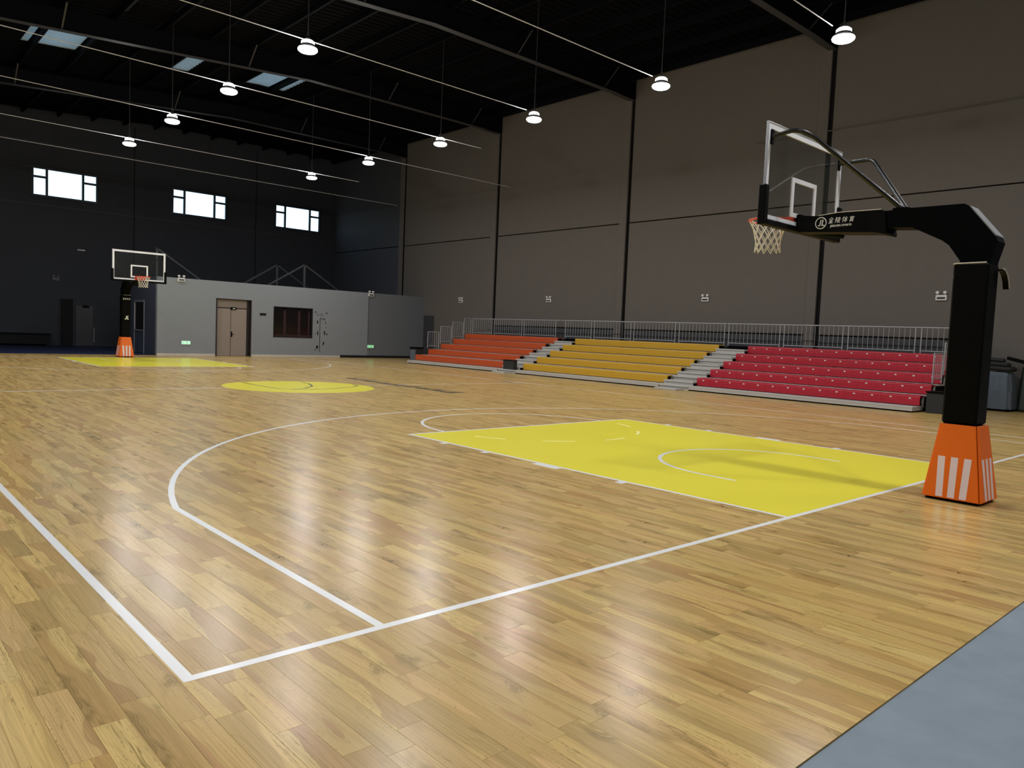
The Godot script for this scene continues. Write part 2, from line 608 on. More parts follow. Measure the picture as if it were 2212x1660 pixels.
func build_court(fl: Node) -> void:
	var V := func(a, b, c, d): return PackedVector2Array([Vector2(a, b), Vector2(c, d)])
	for far in [false, true]:
		var key := flipped(PackedVector2Array([Vector2(5.09, -0.002), Vector2(9.91, -0.002), Vector2(9.91, -5.76), Vector2(5.09, -5.76)]), far)
		tag(put("key_paint", flat_poly(key, 0.0004), M.court_yellow, fl), "bright yellow painted key under the %s hoop" % ("far" if far else "near"))
		line("key_line", [flipped(V.call(5.075, 0, 5.075, -5.8), far), flipped(V.call(9.925, 0, 9.925, -5.8), far), flipped(V.call(5.05, -5.775, 9.95, -5.775), far)], 0.05, fl)
		line("baseline", [flipped(V.call(-0.05, 0.025, 15.05, 0.025), far)], 0.05, fl, 0.0008)
		var three := PackedVector2Array([Vector2(0.925, 0), Vector2(0.925, -1.5)])
		var hc := Vector2(7.5, -1.575)
		var a0 := acos(-(7.5 - 0.925) / 6.725)
		three.append_array(arc(hc, 6.725, -a0, -(PI - a0), 72))
		three.append(Vector2(14.075, -1.5)); three.append(Vector2(14.075, 0))
		line("three_point_line", [flipped(three, far)], 0.05, fl)
		line("free_throw_circle", [flipped(arc(Vector2(7.5, -5.8), 1.775, -PI, 0), far)], 0.05, fl)
		var dashes := []
		for k in 5:
			var s := 0.14 + k * (PI - 0.28) / 5.0 + 0.1
			dashes.append(flipped(arc(Vector2(7.5, -5.8), 1.775, s, s + 0.27, 8), far))
		line("free_throw_dash", dashes, 0.045, fl, 0.0009, M.worn_line)
		var semi := PackedVector2Array([Vector2(6.225, -1.2)])
		semi.append_array(arc(hc, 1.275, -PI, 0))
		semi.append(Vector2(8.775, -1.2))
		line("no_charge_arc", [flipped(semi, far)], 0.05, fl, 0.0009)
		for m in [[1.75, 0.1], [2.7, 0.4], [3.95, 0.1], [4.8, 0.1]]:
			for sx in [5.0, 10.0]:
				var zc: float = -m[0] - m[1] * 0.5
				line("lane_mark", [flipped(V.call(sx, zc - m[1] * 0.5, sx, zc + m[1] * 0.5), far)], 0.1, fl, 0.0009)
	line("sideline", [V.call(-0.025, 0.05, -0.025, -28.05)], 0.05, fl)
	line("sideline", [V.call(15.025, 0.05, 15.025, -28.05)], 0.05, fl)
	line("centre_line", [V.call(-0.15, -14, 5.7, -14), V.call(9.3, -14, 15.15, -14)], 0.05, fl)
	tag(put("centre_circle", flat_poly(arc(Vector2(7.5, -14), 1.8, 0, TAU, 60).slice(0, 60), 0.0004), M.court_yellow, fl), "yellow painted disc at the centre of the court")
	var s1 := PackedVector2Array([Vector2(6.69, -15.54), Vector2(6.66, -14.78), Vector2(6.68, -13.9), Vector2(6.75, -13.52), Vector2(6.98, -13.33), Vector2(7.32, -13.42), Vector2(7.88, -14.08), Vector2(8.16, -14.8), Vector2(8.2, -15.38)])
	var s2 := PackedVector2Array([Vector2(6.95, -13.3), Vector2(7.42, -13.14), Vector2(8.04, -13.27), Vector2(8.87, -13.73), Vector2(9.1, -13.95), Vector2(9.2, -14.4)])
	line("circle_emblem", [s1, s2], 0.05, fl, 0.0009, M.court_print)
	# dark lettering along the bleacher side of the centre circle, too far off to read
	var g := Geo.new()
	var r := RandomNumberGenerator.new()
	r.seed = 9
	for k in 9:
		var z := -16.7 + k * 0.6
		for j in 4:
			var o := Vector3(10.15 + r.randf_range(0.0, 0.15), 0, z + 0.1 * j)
			var l := r.randf_range(0.2, 0.5)
			if (j + k) % 3 == 0:
				g.span(o, o + Vector3(0.12, 0.0009, 0.40), 0.0)
			else:
				g.prism(PackedVector2Array([Vector2(0, 0), Vector2(l, 0.08), Vector2(l, 0.19), Vector2(0, 0.11)]), o, Vector3.RIGHT, Vector3.BACK, Vector3(0, 0.0008, 0))
	tag(put("court_lettering", g, M.court_print, fl), "dark lettering painted along the floor beside the yellow centre disc")


# ---------------------------------------------------------------- walls
func build_walls() -> void:
	var base := Geo.new()
	base.span(Vector3(WALL_X + 0.1, -0.2, 7.9), Vector3(WALL_X + 0.35, 12.2, GABLE_Z - 0.3))
	var wr := put("wall_right", base, M.groove, self)
	tag(wr, "tall brown-grey panelled side wall behind the bleachers", "wall", "", "structure")
	var cols := [7.6, -0.4, -8.5, -16.6, -24.6, -32.5, -40.4]
	for k in cols.size() - 1:
		var z1: float = cols[k] - 0.36
		var z0: float = cols[k + 1] + 0.14
		var m: Material = M.wall_paint if k < 5 else M.bay_paint
		var pieces := [[6.17, 12.2, z0, z1, m]]
		if k >= 1 and k <= 3:
			var ze := -4.2 if k == 1 else z1
			pieces.append([0.0, 1.86, z0, ze, M.dado_paint])
			if k == 1:
				var lg := Geo.new()
				lg.prism(PackedVector2Array([Vector2(z0, 1.9), Vector2(ze, 1.9), Vector2(ze, 0), Vector2(z1, 0), Vector2(z1, 6.13), Vector2(z0, 6.13)]), Vector3(WALL_X, 0, 0), Vector3(0, 0, 1), Vector3.UP, Vector3(0.11, 0, 0))
				put("wall_panel", lg, m, wr)
			else:
				pieces.append([1.90, 6.13, z0, z1, m])
		else:
			pieces.append([0.0, 6.13, z0, z1, m])
		for y in pieces:
			var g := Geo.new()
			g.span(Vector3(WALL_X, y[0], y[2]), Vector3(WALL_X + 0.11, y[1], y[3]), 0.008)
			put("wall_panel", g, y[4], wr)
		var f := Geo.new()
		var zc: float = cols[k + 1]
		f.span(Vector3(WALL_X - 0.06, 0, zc), Vector3(WALL_X + 0.02, 11.3, zc - 0.35), 0.006)
		f.span(Vector3(WALL_X, 0, zc - 0.17), Vector3(WALL_X + 0.12, 11.3, zc - 0.19))
		put("steel_column", f, m, wr)
	# low grey room at the far end
	var g2 := Geo.new()
	for s in [[9.19, 11.64, 0.0, 3.3], [11.64, 13.25, 2.55, 3.3], [13.25, 14.3, 0.0, 3.3], [14.3, 16.28, 2.34, 3.3], [14.3, 16.28, 0.0, 0.91], [16.28, 19.36, 0.0, 3.3]]:
		g2.span(Vector3(s[0], s[2], LOW_Z), Vector3(s[1], s[3], LOW_Z - 0.2))
	var wf := put("wall_far", g2, M.room_paint, self)
	tag(wf, "low grey wall of the flat-roofed room at the far end", "wall", "", "structure")
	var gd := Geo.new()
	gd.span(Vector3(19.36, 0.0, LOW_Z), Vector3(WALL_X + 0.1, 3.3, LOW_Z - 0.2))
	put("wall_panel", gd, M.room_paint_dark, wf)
	var g3 := Geo.new()
	g3.span(Vector3(9.4, 3.1, LOW_Z - 0.2), Vector3(WALL_X + 0.1, 3.28, -34.3))
	put("room_roof", g3, M.dark_paint, wf)
	g3 = Geo.new()
	g3.span(Vector3(9.4, 0, -34.2), Vector3(WALL_X + 0.1, 3.2, -34.3))
	put("room_back", g3, M.dark_paint, wf)
	g3 = Geo.new()
	for s in [[-30.5, -32.0, 0.0, 3.3], [-32.0, -33.45, 2.36, 3.3], [-33.45, -34.3, 0.0, 3.3]]:
		g3.span(Vector3(9.19, s[2], s[0]), Vector3(9.4, s[3], s[1]))
	put("room_side", g3, M.side_blue, wf)
	# gable wall with three high windows
	var g4 := Geo.new()
	var wins := [[6.43, 9.38], [12.98, 16.03], [18.88, 21.88]]
	var wy := [7.28, 8.73]
	g4.span(Vector3(-8.1, -0.2, GABLE_Z), Vector3(WALL_X + 0.1, wy[0], GABLE_Z - 0.3))
	g4.span(Vector3(-8.1, wy[1], GABLE_Z), Vector3(WALL_X + 0.1, 12.2, GABLE_Z - 0.3))
	var xs := -8.1
	for w in wins:
		g4.span(Vector3(xs, wy[0], GABLE_Z), Vector3(w[0], wy[1], GABLE_Z - 0.3))
		xs = w[1]
	g4.span(Vector3(xs, wy[0], GABLE_Z), Vector3(WALL_X + 0.1, wy[1], GABLE_Z - 0.3))
	var wg := put("wall_gable", g4, M.dark_paint, self)
	tag(wg, "black upper end wall with three high windows", "wall", "", "structure")
	for x in [4.4, 11.07, 17.69]:
		var c := Geo.new()
		c.span(Vector3(x - 0.02, 0, GABLE_Z), Vector3(x + 0.02, 11.5, GABLE_Z + 0.03))
		put("wall_rib", c, M.groove, wg)
	for y in [[6.85, 4.0, WALL_X], [9.85, -8.0, WALL_X]]:
		var c := Geo.new()
		c.span(Vector3(y[1], y[0], GABLE_Z), Vector3(y[2], y[0] + 0.05, GABLE_Z + 0.02))
		put("wall_rail", c, M.dado_paint, wg)
	var names := ["left", "middle", "right"]
	for k in 3:
		window(wins[k][0], wins[k][1], wy[0], wy[1], k)
	# closed sides behind the camera and to its left
	var g5 := Geo.new()
	g5.span(Vector3(-8.1, -0.2, 7.9), Vector3(-7.9, 12.2, GABLE_Z - 0.3))
	tag(put("wall_left", g5, M.dark_paint, self), "dark side wall out of the frame", "wall", "", "structure")
	g5 = Geo.new()
	g5.span(Vector3(-8.1, -0.2, 7.7), Vector3(WALL_X + 0.3, 12.2, 7.95))
	tag(put("wall_near", g5, M.wall_paint, self), "brown-grey end wall behind the viewpoint", "wall", "", "structure")
	# baseboards
	for s in [[9.19, 11.62], [13.27, 17.8]]:
		var b := Geo.new()
		b.span(Vector3(s[0], 0, LOW_Z + 0.015), Vector3(s[1], 0.09, LOW_Z), 0.004)
		tag(put("baseboard_far", b, M.cream_trim, self), "pale skirting strip at the foot of the grey wall, %s of the beige double door" % ("left" if s[0] < 10.0 else "right"), "baseboard", "", "structure")
	var bd := Geo.new()
	bd.span(Vector3(17.8, 0, LOW_Z + 0.02), Vector3(WALL_X, 0.12, LOW_Z), 0.004)
	tag(put("baseboard_far", bd, M.groove, self), "black skirting strip at the foot of the grey wall beside the orange bleacher", "baseboard", "", "structure")
	var b2 := Geo.new()
	b2.span(Vector3(WALL_X - 0.02, 0, 1.9), Vector3(WALL_X, 0.1, -3.8), 0.004)
	tag(put("baseboard_right", b2, M.cream_trim, self), "pale skirting strip at the foot of the panelled wall", "baseboard", "", "structure")


func window(x0: float, x1: float, y0: float, y1: float, k: int) -> void:
	var w := setting("window_%d" % (k + 1), "%s of the three high daylit windows in the black end wall" % ["leftmost", "middle", "rightmost"][k], "window")
	var z := GABLE_Z - 0.06
	var wd := x1 - x0
	var cx := [x0, x0 + wd * 0.225, x0 + wd * 0.765, x1]
	var ym := y1 - (y1 - y0) * 0.34
	var g := Geo.new()
	var t := 0.10
	g.span(Vector3(x0, y0, z), Vector3(x1, y0 + t, z - 0.1))
	g.span(Vector3(x0, y1 - t, z), Vector3(x1, y1, z - 0.1))
	for x in cx:
		var a: float = clampf(x - t * 0.5, x0, x1 - t)
		g.span(Vector3(a, y0, z + 0.005), Vector3(a + t, y1, z - 0.1))
	for c in [[0, 1], [2, 3]]:
		g.span(Vector3(cx[c[0]], ym - t * 0.5, z + 0.003), Vector3(cx[c[1]], ym + t * 0.5, z - 0.1))
	put("window_frame", g, M.window_frame, w)
	for p in [[0, 1, y0, ym], [0, 1, ym, y1], [1, 2, y0, y1], [2, 3, y0, ym], [2, 3, ym, y1]]:
		var q := Geo.new()
		q.span(Vector3(cx[p[0]] + 0.02, p[2] + 0.02, z - 0.045), Vector3(cx[p[1]] - 0.02, p[3] - 0.02, z - 0.051))
		put("pane", q, M.window_glass, w)
	var s := Geo.new()
	s.span(Vector3(x0 - 0.05, y0 - 0.05, GABLE_Z + 0.06), Vector3(x1 + 0.05, y0, GABLE_Z - 0.06), 0.005)
	put("window_sill", s, M.dark_paint, w)


# ---------------------------------------------------------------- roof
func under(x: float) -> float:  # underside of the rafters
	return 11.0 if x > 13.0 else 11.0 - (13.0 - x) * 0.07


func build_roof() -> void:
	var ce := setting("ceiling", "dark corrugated steel roof on purlins and rafters", "ceiling")
	var xb := [-8.1, 4.2, 6.0, 9.3, 10.0, 12.2, 14.15, WALL_X + 0.35]
	var zb := [7.95, -26.4, -29.4, GABLE_Z - 0.3]
	for zi in 3:
		for xi in 7:
			var lit: bool = zi == 1 and xi in [1, 3, 5]
			var g := Geo.new()
			var cuts := [xb[xi], xb[xi + 1]]
			if xb[xi] < 13.0 and xb[xi + 1] > 13.0:
				cuts = [xb[xi], 13.0, xb[xi + 1]]
			var z: float = zb[zi]
			while z > zb[zi + 1] + 0.01:
				var ze := maxf(z - 0.3, zb[zi + 1])
				var st := [[z, z - 0.16, 0.0, 0.0], [z - 0.16, z - 0.2, 0.0, 0.05], [z - 0.2, z - 0.26, 0.05, 0.05], [z - 0.26, z - 0.3, 0.05, 0.0]]
				for s in st:
					if s[0] <= zb[zi + 1]:
						continue
					for ci in cuts.size() - 1:
						var xa: float = cuts[ci]
						var xc: float = cuts[ci + 1]
						var ya := under(xa) + 0.87
						var yc := under(xc) + 0.87
						var zf := maxf(s[1], ze)
						g.quad(Vector3(xa, ya + s[2], s[0]), Vector3(xa, ya + s[3], zf), Vector3(xc, yc + s[3], zf), Vector3(xc, yc + s[2], s[0]))
				z -= 0.3
			tag(put("skylight" if lit else "roof_sheet", g, M.skylight_sheet if lit else M.roof_dark, ce), "translucent skylight sheet in the dark roof" if lit else "")
	# insulation above keeps daylight out beside the skylights
	for zi in 3:
		for xi in 7:
			if zi == 1 and xi in [1, 3, 5]:
				continue
			var g := Geo.new()
			g.prism(PackedVector2Array([Vector2(xb[xi], under(xb[xi]) + 0.95), Vector2(xb[xi + 1], under(xb[xi + 1]) + 0.95 + (0.0 if xb[xi + 1] < 13.0 or xb[xi] >= 13.0 else 0.0)), Vector2(xb[xi + 1], under(xb[xi + 1]) + 1.1), Vector2(xb[xi], under(xb[xi]) + 1.1)]), Vector3(0, 0, zb[zi]), Vector3.RIGHT, Vector3.UP, Vector3(0, 0, zb[zi + 1] - zb[zi]))
			put("roof_board", g, M.roof_dark, ce)
	# purlins along the hall
	var p := Geo.new()
	var len_ := 7.7 - GABLE_Z
	var zc := (7.7 + GABLE_Z) * 0.5
	p.box(Vector3(0, 0, 0), Vector3(0.012, 0.22, len_))
	p.box(Vector3(0.04, -0.105, 0), Vector3(0.085, 0.01, len_))
	p.box(Vector3(-0.04, 0.105, 0), Vector3(0.085, 0.01, len_))
	var pm := p.mesh()
	for k in 20:
		var x := 22.5 - 1.5 * k
		var o := mi("purlin", pm, M.purlin_dark, ce)
		o.position = Vector3(x, under(x) + 0.755, zc)
	# rafters across it
	for z in [-0.4, -8.5, -16.6, -24.6, -32.5]:
		var r := Node3D.new()
		r.name = "rafter" if not ce.has_node("rafter") else "rafter_%03d" % [int(-z / 8.0 + 0.5)]
		ce.add_child(r, true)
		var pts := [Vector2(WALL_X + 0.1, 10.97), Vector2(22.1, 10.97), Vector2(21.6, 11.0), Vector2(13, 11.0), Vector2(-8, under(-8))]
		var bot := Geo.new()
		var top := Geo.new()
		var web := Geo.new()
		var poly := PackedVector2Array(pts)
		for k in range(pts.size() - 1, -1, -1):
			poly.append(Vector2(pts[k].x, under(pts[k].x) + 0.63))
		web.prism(poly, Vector3(0, 0, z - 0.006), Vector3.RIGHT, Vector3.UP, Vector3(0, 0, 0.012))
		for k in pts.size() - 1:
			bot.bar(Vector3(pts[k].x, pts[k].y, z), Vector3(pts[k + 1].x, pts[k + 1].y, z), 0.24, 0.016)
			top.bar(Vector3(pts[k].x, under(pts[k].x) + 0.63, z), Vector3(pts[k + 1].x, under(pts[k + 1].x) + 0.63, z), 0.24, 0.014)
		put("web_plate", web, M.purlin_dark, r)
		put("lower_flange", bot, M.steel_dark, r)
		put("upper_flange", top, M.purlin_dark, r)
		for x in [21.0, 16.5, 10.5, 4.5, -1.5]:
			for s in [-1.0, 1.0]:
				var b := Geo.new()
				b.bar(Vector3(x, under(x) + 0.03, z + s * 0.05), Vector3(x, under(x) + 0.66, z + s * 0.75), 0.05, 0.008)
				put("fly_brace", b, M.steel_dark, r)


# ---------------------------------------------------------------- lamps
func build_lamps() -> void:
	var t: Node3D = null
	var ordinal := ["nearest", "second nearest", "third nearest", "fourth nearest", "fifth nearest", "farthest"]
	for xi in 3:
		for k in 8:
			var x := 15.0 - 7.5 * xi
			var z := 5.0 - 4.75 * k
			var label := ""
			var group := "high bay lamps over the court"
			if xi == 0 and k >= 2:
				label = "%s round white lamp in the row nearer the bleachers" % ordinal[k - 2]
			elif xi == 1 and k >= 4:
				label = "%s visible round white lamp in the row over mid court" % ["nearest", "second nearest", "third nearest", "farthest"][k - 4]
			else:
				var count := ["first", "second", "third", "fourth", "fifth", "sixth", "seventh", "eighth"]
				label = "%s round white lamp from the near end in the row over the %s" % [count[k], ["bleacher side", "mid court", "left sideline"][xi]]
				group = "high bay lamps outside the picture"
			var at := Vector3(x, LAMP_Y, z)
			if t == null:
				t = thing("high_bay_lamp", label, "lamp", at, 0.0, group)
				var g := Geo.new()
				g.lathe(Vector3.ZERO, [Vector2(0.0, 0.0), Vector2(0.12, 0.005), Vector2(0.19, 0.018), Vector2(0.225, 0.045), Vector2(0.235, 0.075), Vector2(0.22, 0.1), Vector2(0.15, 0.1)], 32)
				put("diffuser", g, M.lamp_glow, t)
				g = Geo.new()
				g.lathe(Vector3.ZERO, [Vector2(0.0, 0.095), Vector2(0.226, 0.1), Vector2(0.23, 0.115), Vector2(0.17, 0.15), Vector2(0.165, 0.185), Vector2(0.13, 0.187)], 32)
				put("cooling_ring", g, M.lamp_metal, t)
				g = Geo.new()
				g.lathe(Vector3.ZERO, [Vector2(0.13, 0.185), Vector2(0.158, 0.19), Vector2(0.155, 0.25), Vector2(0.12, 0.28), Vector2(0.0, 0.285)], 28)
				put("glowing_collar", g, M.lamp_glow, t)
				g = Geo.new()
				g.lathe(Vector3.ZERO, [Vector2(0.06, 0.28), Vector2(0.06, 0.33), Vector2(0.035, 0.36), Vector2(0.0, 0.365)], 16)
				g.ring(Vector3(0, 0.40, 0), 0.035, 0.006, 6, 16, Basis(Vector3.RIGHT, PI / 2))
				put("driver_cap", g, M.lamp_metal, t)
				g = Geo.new()
				g.tube([Vector3(0, 0.43, 0), Vector3(0, 2.2, 0)], 0.011, 6)
				put("rod", g, M.steel_dark, t)
			else:
				t = t.duplicate()
				t.name = numbered("high_bay_lamp")
				add_child(t, true)
				t.position = at
				tag(t, label, "lamp", group)
			var rod: MeshInstance3D = t.get_node("rod")
			var top := under(x) + 0.643 - LAMP_Y
			rod.scale.y = 1.0
			rod.position.y = 0.0
			var rg := Geo.new()
			rg.tube([Vector3(0, 0.43, 0), Vector3(0, top, 0)], 0.011, 6)
			rod.mesh = rg.mesh()
			var l := AreaLight3D.new()
			l.name = "lamp_beam"
			l.light_color = Color(0.99, 0.99, 0.99)
			l.light_energy = LAMP_ENERGY
			l.area_size = Vector2(0.3, 0.3)
			l.area_range = 60.0
			l.area_attenuation = 2.0
			l.area_normalize_energy = true
			l.shadow_enabled = true
			l.rotation.x = -PI / 2
			l.position = at + Vector3(0, -0.012, 0)
			add_child(l, true)
			var o := OmniLight3D.new()
			o.name = "lamp_collar_light"
			o.light_color = Color(0.99, 0.99, 0.99)
			o.light_energy = SIDE_ENERGY
			o.light_size = 0.04
			o.omni_range = 60.0
			o.omni_attenuation = 2.0
			o.shadow_enabled = true
			o.position = at + Vector3(0, 0.235, 0)
			add_child(o, true)
	# the cable conduits strung along the lamp rows
	var rows := [[-4.5, 14.85, 8.34], [-9.25, 14.85, 8.33], [-14.0, 14.85, 8.36], [-18.75, 17.0, 8.34], [-23.5, WALL_X, 8.38], [-28.25, 17.5, 8.33], [-33.0, WALL_X, 8.45]]
	for k in rows.size():
		var g := Geo.new()
		g.tube([Vector3(-7.9, rows[k][2], rows[k][0] - 0.185), Vector3(rows[k][1], rows[k][2], rows[k][0] - 0.185)], 0.012, 8)
		var o := put("cable_conduit", g, M.conduit_white, self)
		tag(o, "thin white cable conduit strung across the hall, %s" % ["nearest, ending above the near hoop", "second nearest of the seven", "third nearest of the seven", "fourth nearest of the seven", "fifth nearest of the seven", "sixth nearest of the seven", "farthest of the seven"][k], "conduit", "cable conduits under the roof")
	var w := Geo.new()
	w.tube([Vector3(WALL_X - 0.03, 8.42, 2.0), Vector3(WALL_X - 0.03, 8.42, -11.0)], 0.018, 8)
	tag(put("wall_conduit", w, M.wall_paint, self), "thin conduit running along the upper panelled wall behind the near hoop", "conduit")


# ---------------------------------------------------------------- hoops
const GLYPHS := {
	"gold": [[0.5, 1, 0.1, 0.65], [0.5, 1, 0.9, 0.65], [0.28, 0.6, 0.72, 0.6], [0.15, 0.38, 0.85, 0.38], [0.5, 0.6, 0.5, 0.05], [0.3, 0.3, 0.36, 0.12], [0.7, 0.3, 0.64, 0.12], [0.08, 0.03, 0.92, 0.03]],
	"mound": [[0.1, 0.95, 0.1, 0], [0.1, 0.95, 0.3, 0.92], [0.3, 0.92, 0.18, 0.62], [0.18, 0.62, 0.32, 0.45], [0.32, 0.45, 0.15, 0.35], [0.45, 0.85, 0.9, 0.85], [0.67, 1, 0.67, 0.65], [0.4, 0.65, 0.95, 0.65], [0.55, 0.6, 0.45, 0.45], [0.78, 0.6, 0.9, 0.45], [0.62, 0.48, 0.42, 0.2], [0.58, 0.38, 0.85, 0.38], [0.85, 0.38, 0.45, 0], [0.55, 0.25, 0.95, 0]],
	"body": [[0.28, 1, 0.05, 0.6], [0.2, 0.75, 0.2, 0], [0.35, 0.75, 0.98, 0.75], [0.66, 1, 0.66, 0], [0.66, 0.72, 0.4, 0.25], [0.66, 0.72, 0.95, 0.25], [0.5, 0.22, 0.82, 0.22]],
	"raise": [[0.5, 1, 0.5, 0.88], [0.1, 0.85, 0.9, 0.85], [0.45, 0.82, 0.25, 0.62], [0.25, 0.62, 0.8, 0.62], [0.65, 0.75, 0.82, 0.58], [0.25, 0.5, 0.25, 0], [0.25, 0.5, 0.75, 0.5], [0.75, 0.5, 0.75, 0], [0.25, 0.33, 0.75, 0.33], [0.25, 0.18, 0.75, 0.18]],
	"emblem": [[0.36, 0.80, 0.36, 0.28], [0.38, 0.28, 0.20, 0.28], [0.55, 0.80, 0.55, 0.26], [0.53, 0.28, 0.80, 0.28]],
}


func strokes(g: Geo, glyph: String, o: Vector3, ex: Vector3, ey: Vector3, w: float) -> void:
	var nz := ex.cross(ey).normalized()
	for s in GLYPHS[glyph]:
		var a: Vector3 = o + ex * s[0] + ey * s[1]
		var b: Vector3 = o + ex * s[2] + ey * s[3]
		g.bar(a, b, w, 0.004, nz)


func logo(parent: Node, o: Vector3, right: Vector3, size: float) -> void:  # round emblem, four characters and a small line of capitals
	var out := right.cross(Vector3.UP)
	var ex := right * size
	var ey := Vector3.UP * size
	var lean := ey + ex * 0.18
	var g := Geo.new()
	g.ring(o + ex * 0.5 + ey * 0.5, size * 0.5, size * 0.045, 6, 36, Basis(right, out, Vector3.UP))
	strokes(g, "emblem", o + ex * 0.0, ex, lean, size * 0.1)
	put("emblem", g, M.print_white, parent)
	g = Geo.new()
	var k := 0
	for q in ["gold", "mound", "body", "raise"]:
		strokes(g, q, o + ex * (1.15 + k * 0.62) + ey * 0.42, ex * 0.5, lean * 0.5, size * 0.045)
		k += 1
	put("characters", g, M.print_white, parent)
	var tm := TextMesh.new()
	var f := SystemFont.new()
	f.font_names = PackedStringArray(["Droid Sans"])
	f.font_weight = 700
	tm.font = f
	tm.text = "JINLING SPORTS"
	tm.font_size = 32
	tm.pixel_size = size * 0.0078
	tm.depth = 0.004
	var t := mi("capitals", tm, M.print_white, parent)
	t.transform = Transform3D(Basis(right, Vector3.UP, out), o + ex * 2.35 + ey * 0.17)


func pad_panel(parent: Node, a0: Vector3, a1: Vector3, b0: Vector3, b1: Vector3) -> void:  # one side of the flared foot pad: foot corners a, head corners b, left to right seen from outside
	var out := (a1 - a0).cross(b0 - a0).normalized()
	var g := Geo.new()
	var e0 := a0
	var e1 := b0
	a0 = e0.lerp(a1, 0.008)
	a1 = e0.lerp(a1, 0.992)
	b0 = e1.lerp(b1, 0.012)
	b1 = e1.lerp(b1, 0.988)
	var q := [a0, a1, b1, b0]
	var mid: Vector3 = (a0 + a1 + b0 + b1) * 0.25
	var f := []
	for p in q:
		f.append((p as Vector3).lerp(mid, 0.015) + out * 0.02)
	g.quad(f[0], f[1], f[2], f[3])
	for k in 4:
		var j := (k + 1) % 4
		g.quad(q[k], q[j], f[j], f[k])
	g.quad(q[3], q[2], q[1], q[0])
	var pan := put("foot_pad", g, M.orange_vinyl, parent)
	for k in 3:
		var s := Geo.new()
		var c := 0.285 + 0.215 * k
		var ct := 0.195 + 0.305 * k
		var lo := 0.02
		var hi := 0.56
		var w := 0.064
		var P := func(u, v2): return (a0.lerp(a1, u)).lerp(b0.lerp(b1, u), v2) + out * 0.0208
		var wt := 0.084
		var p0: Vector3 = P.call(c - w, lo)
		var p1: Vector3 = P.call(c + w, lo)
		var p2: Vector3 = P.call(ct + wt, hi)
		var p3: Vector3 = P.call(ct - wt, hi)
		s.quad(p0, p1, p2, p3)
		var i := -out * 0.003
		s.quad(p0 + i, p1 + i, p1, p0); s.quad(p1 + i, p2 + i, p2, p1); s.quad(p2 + i, p3 + i, p3, p2); s.quad(p3 + i, p0 + i, p0, p3)
		put("pad_stripe", s, M.stripe_white, pan)


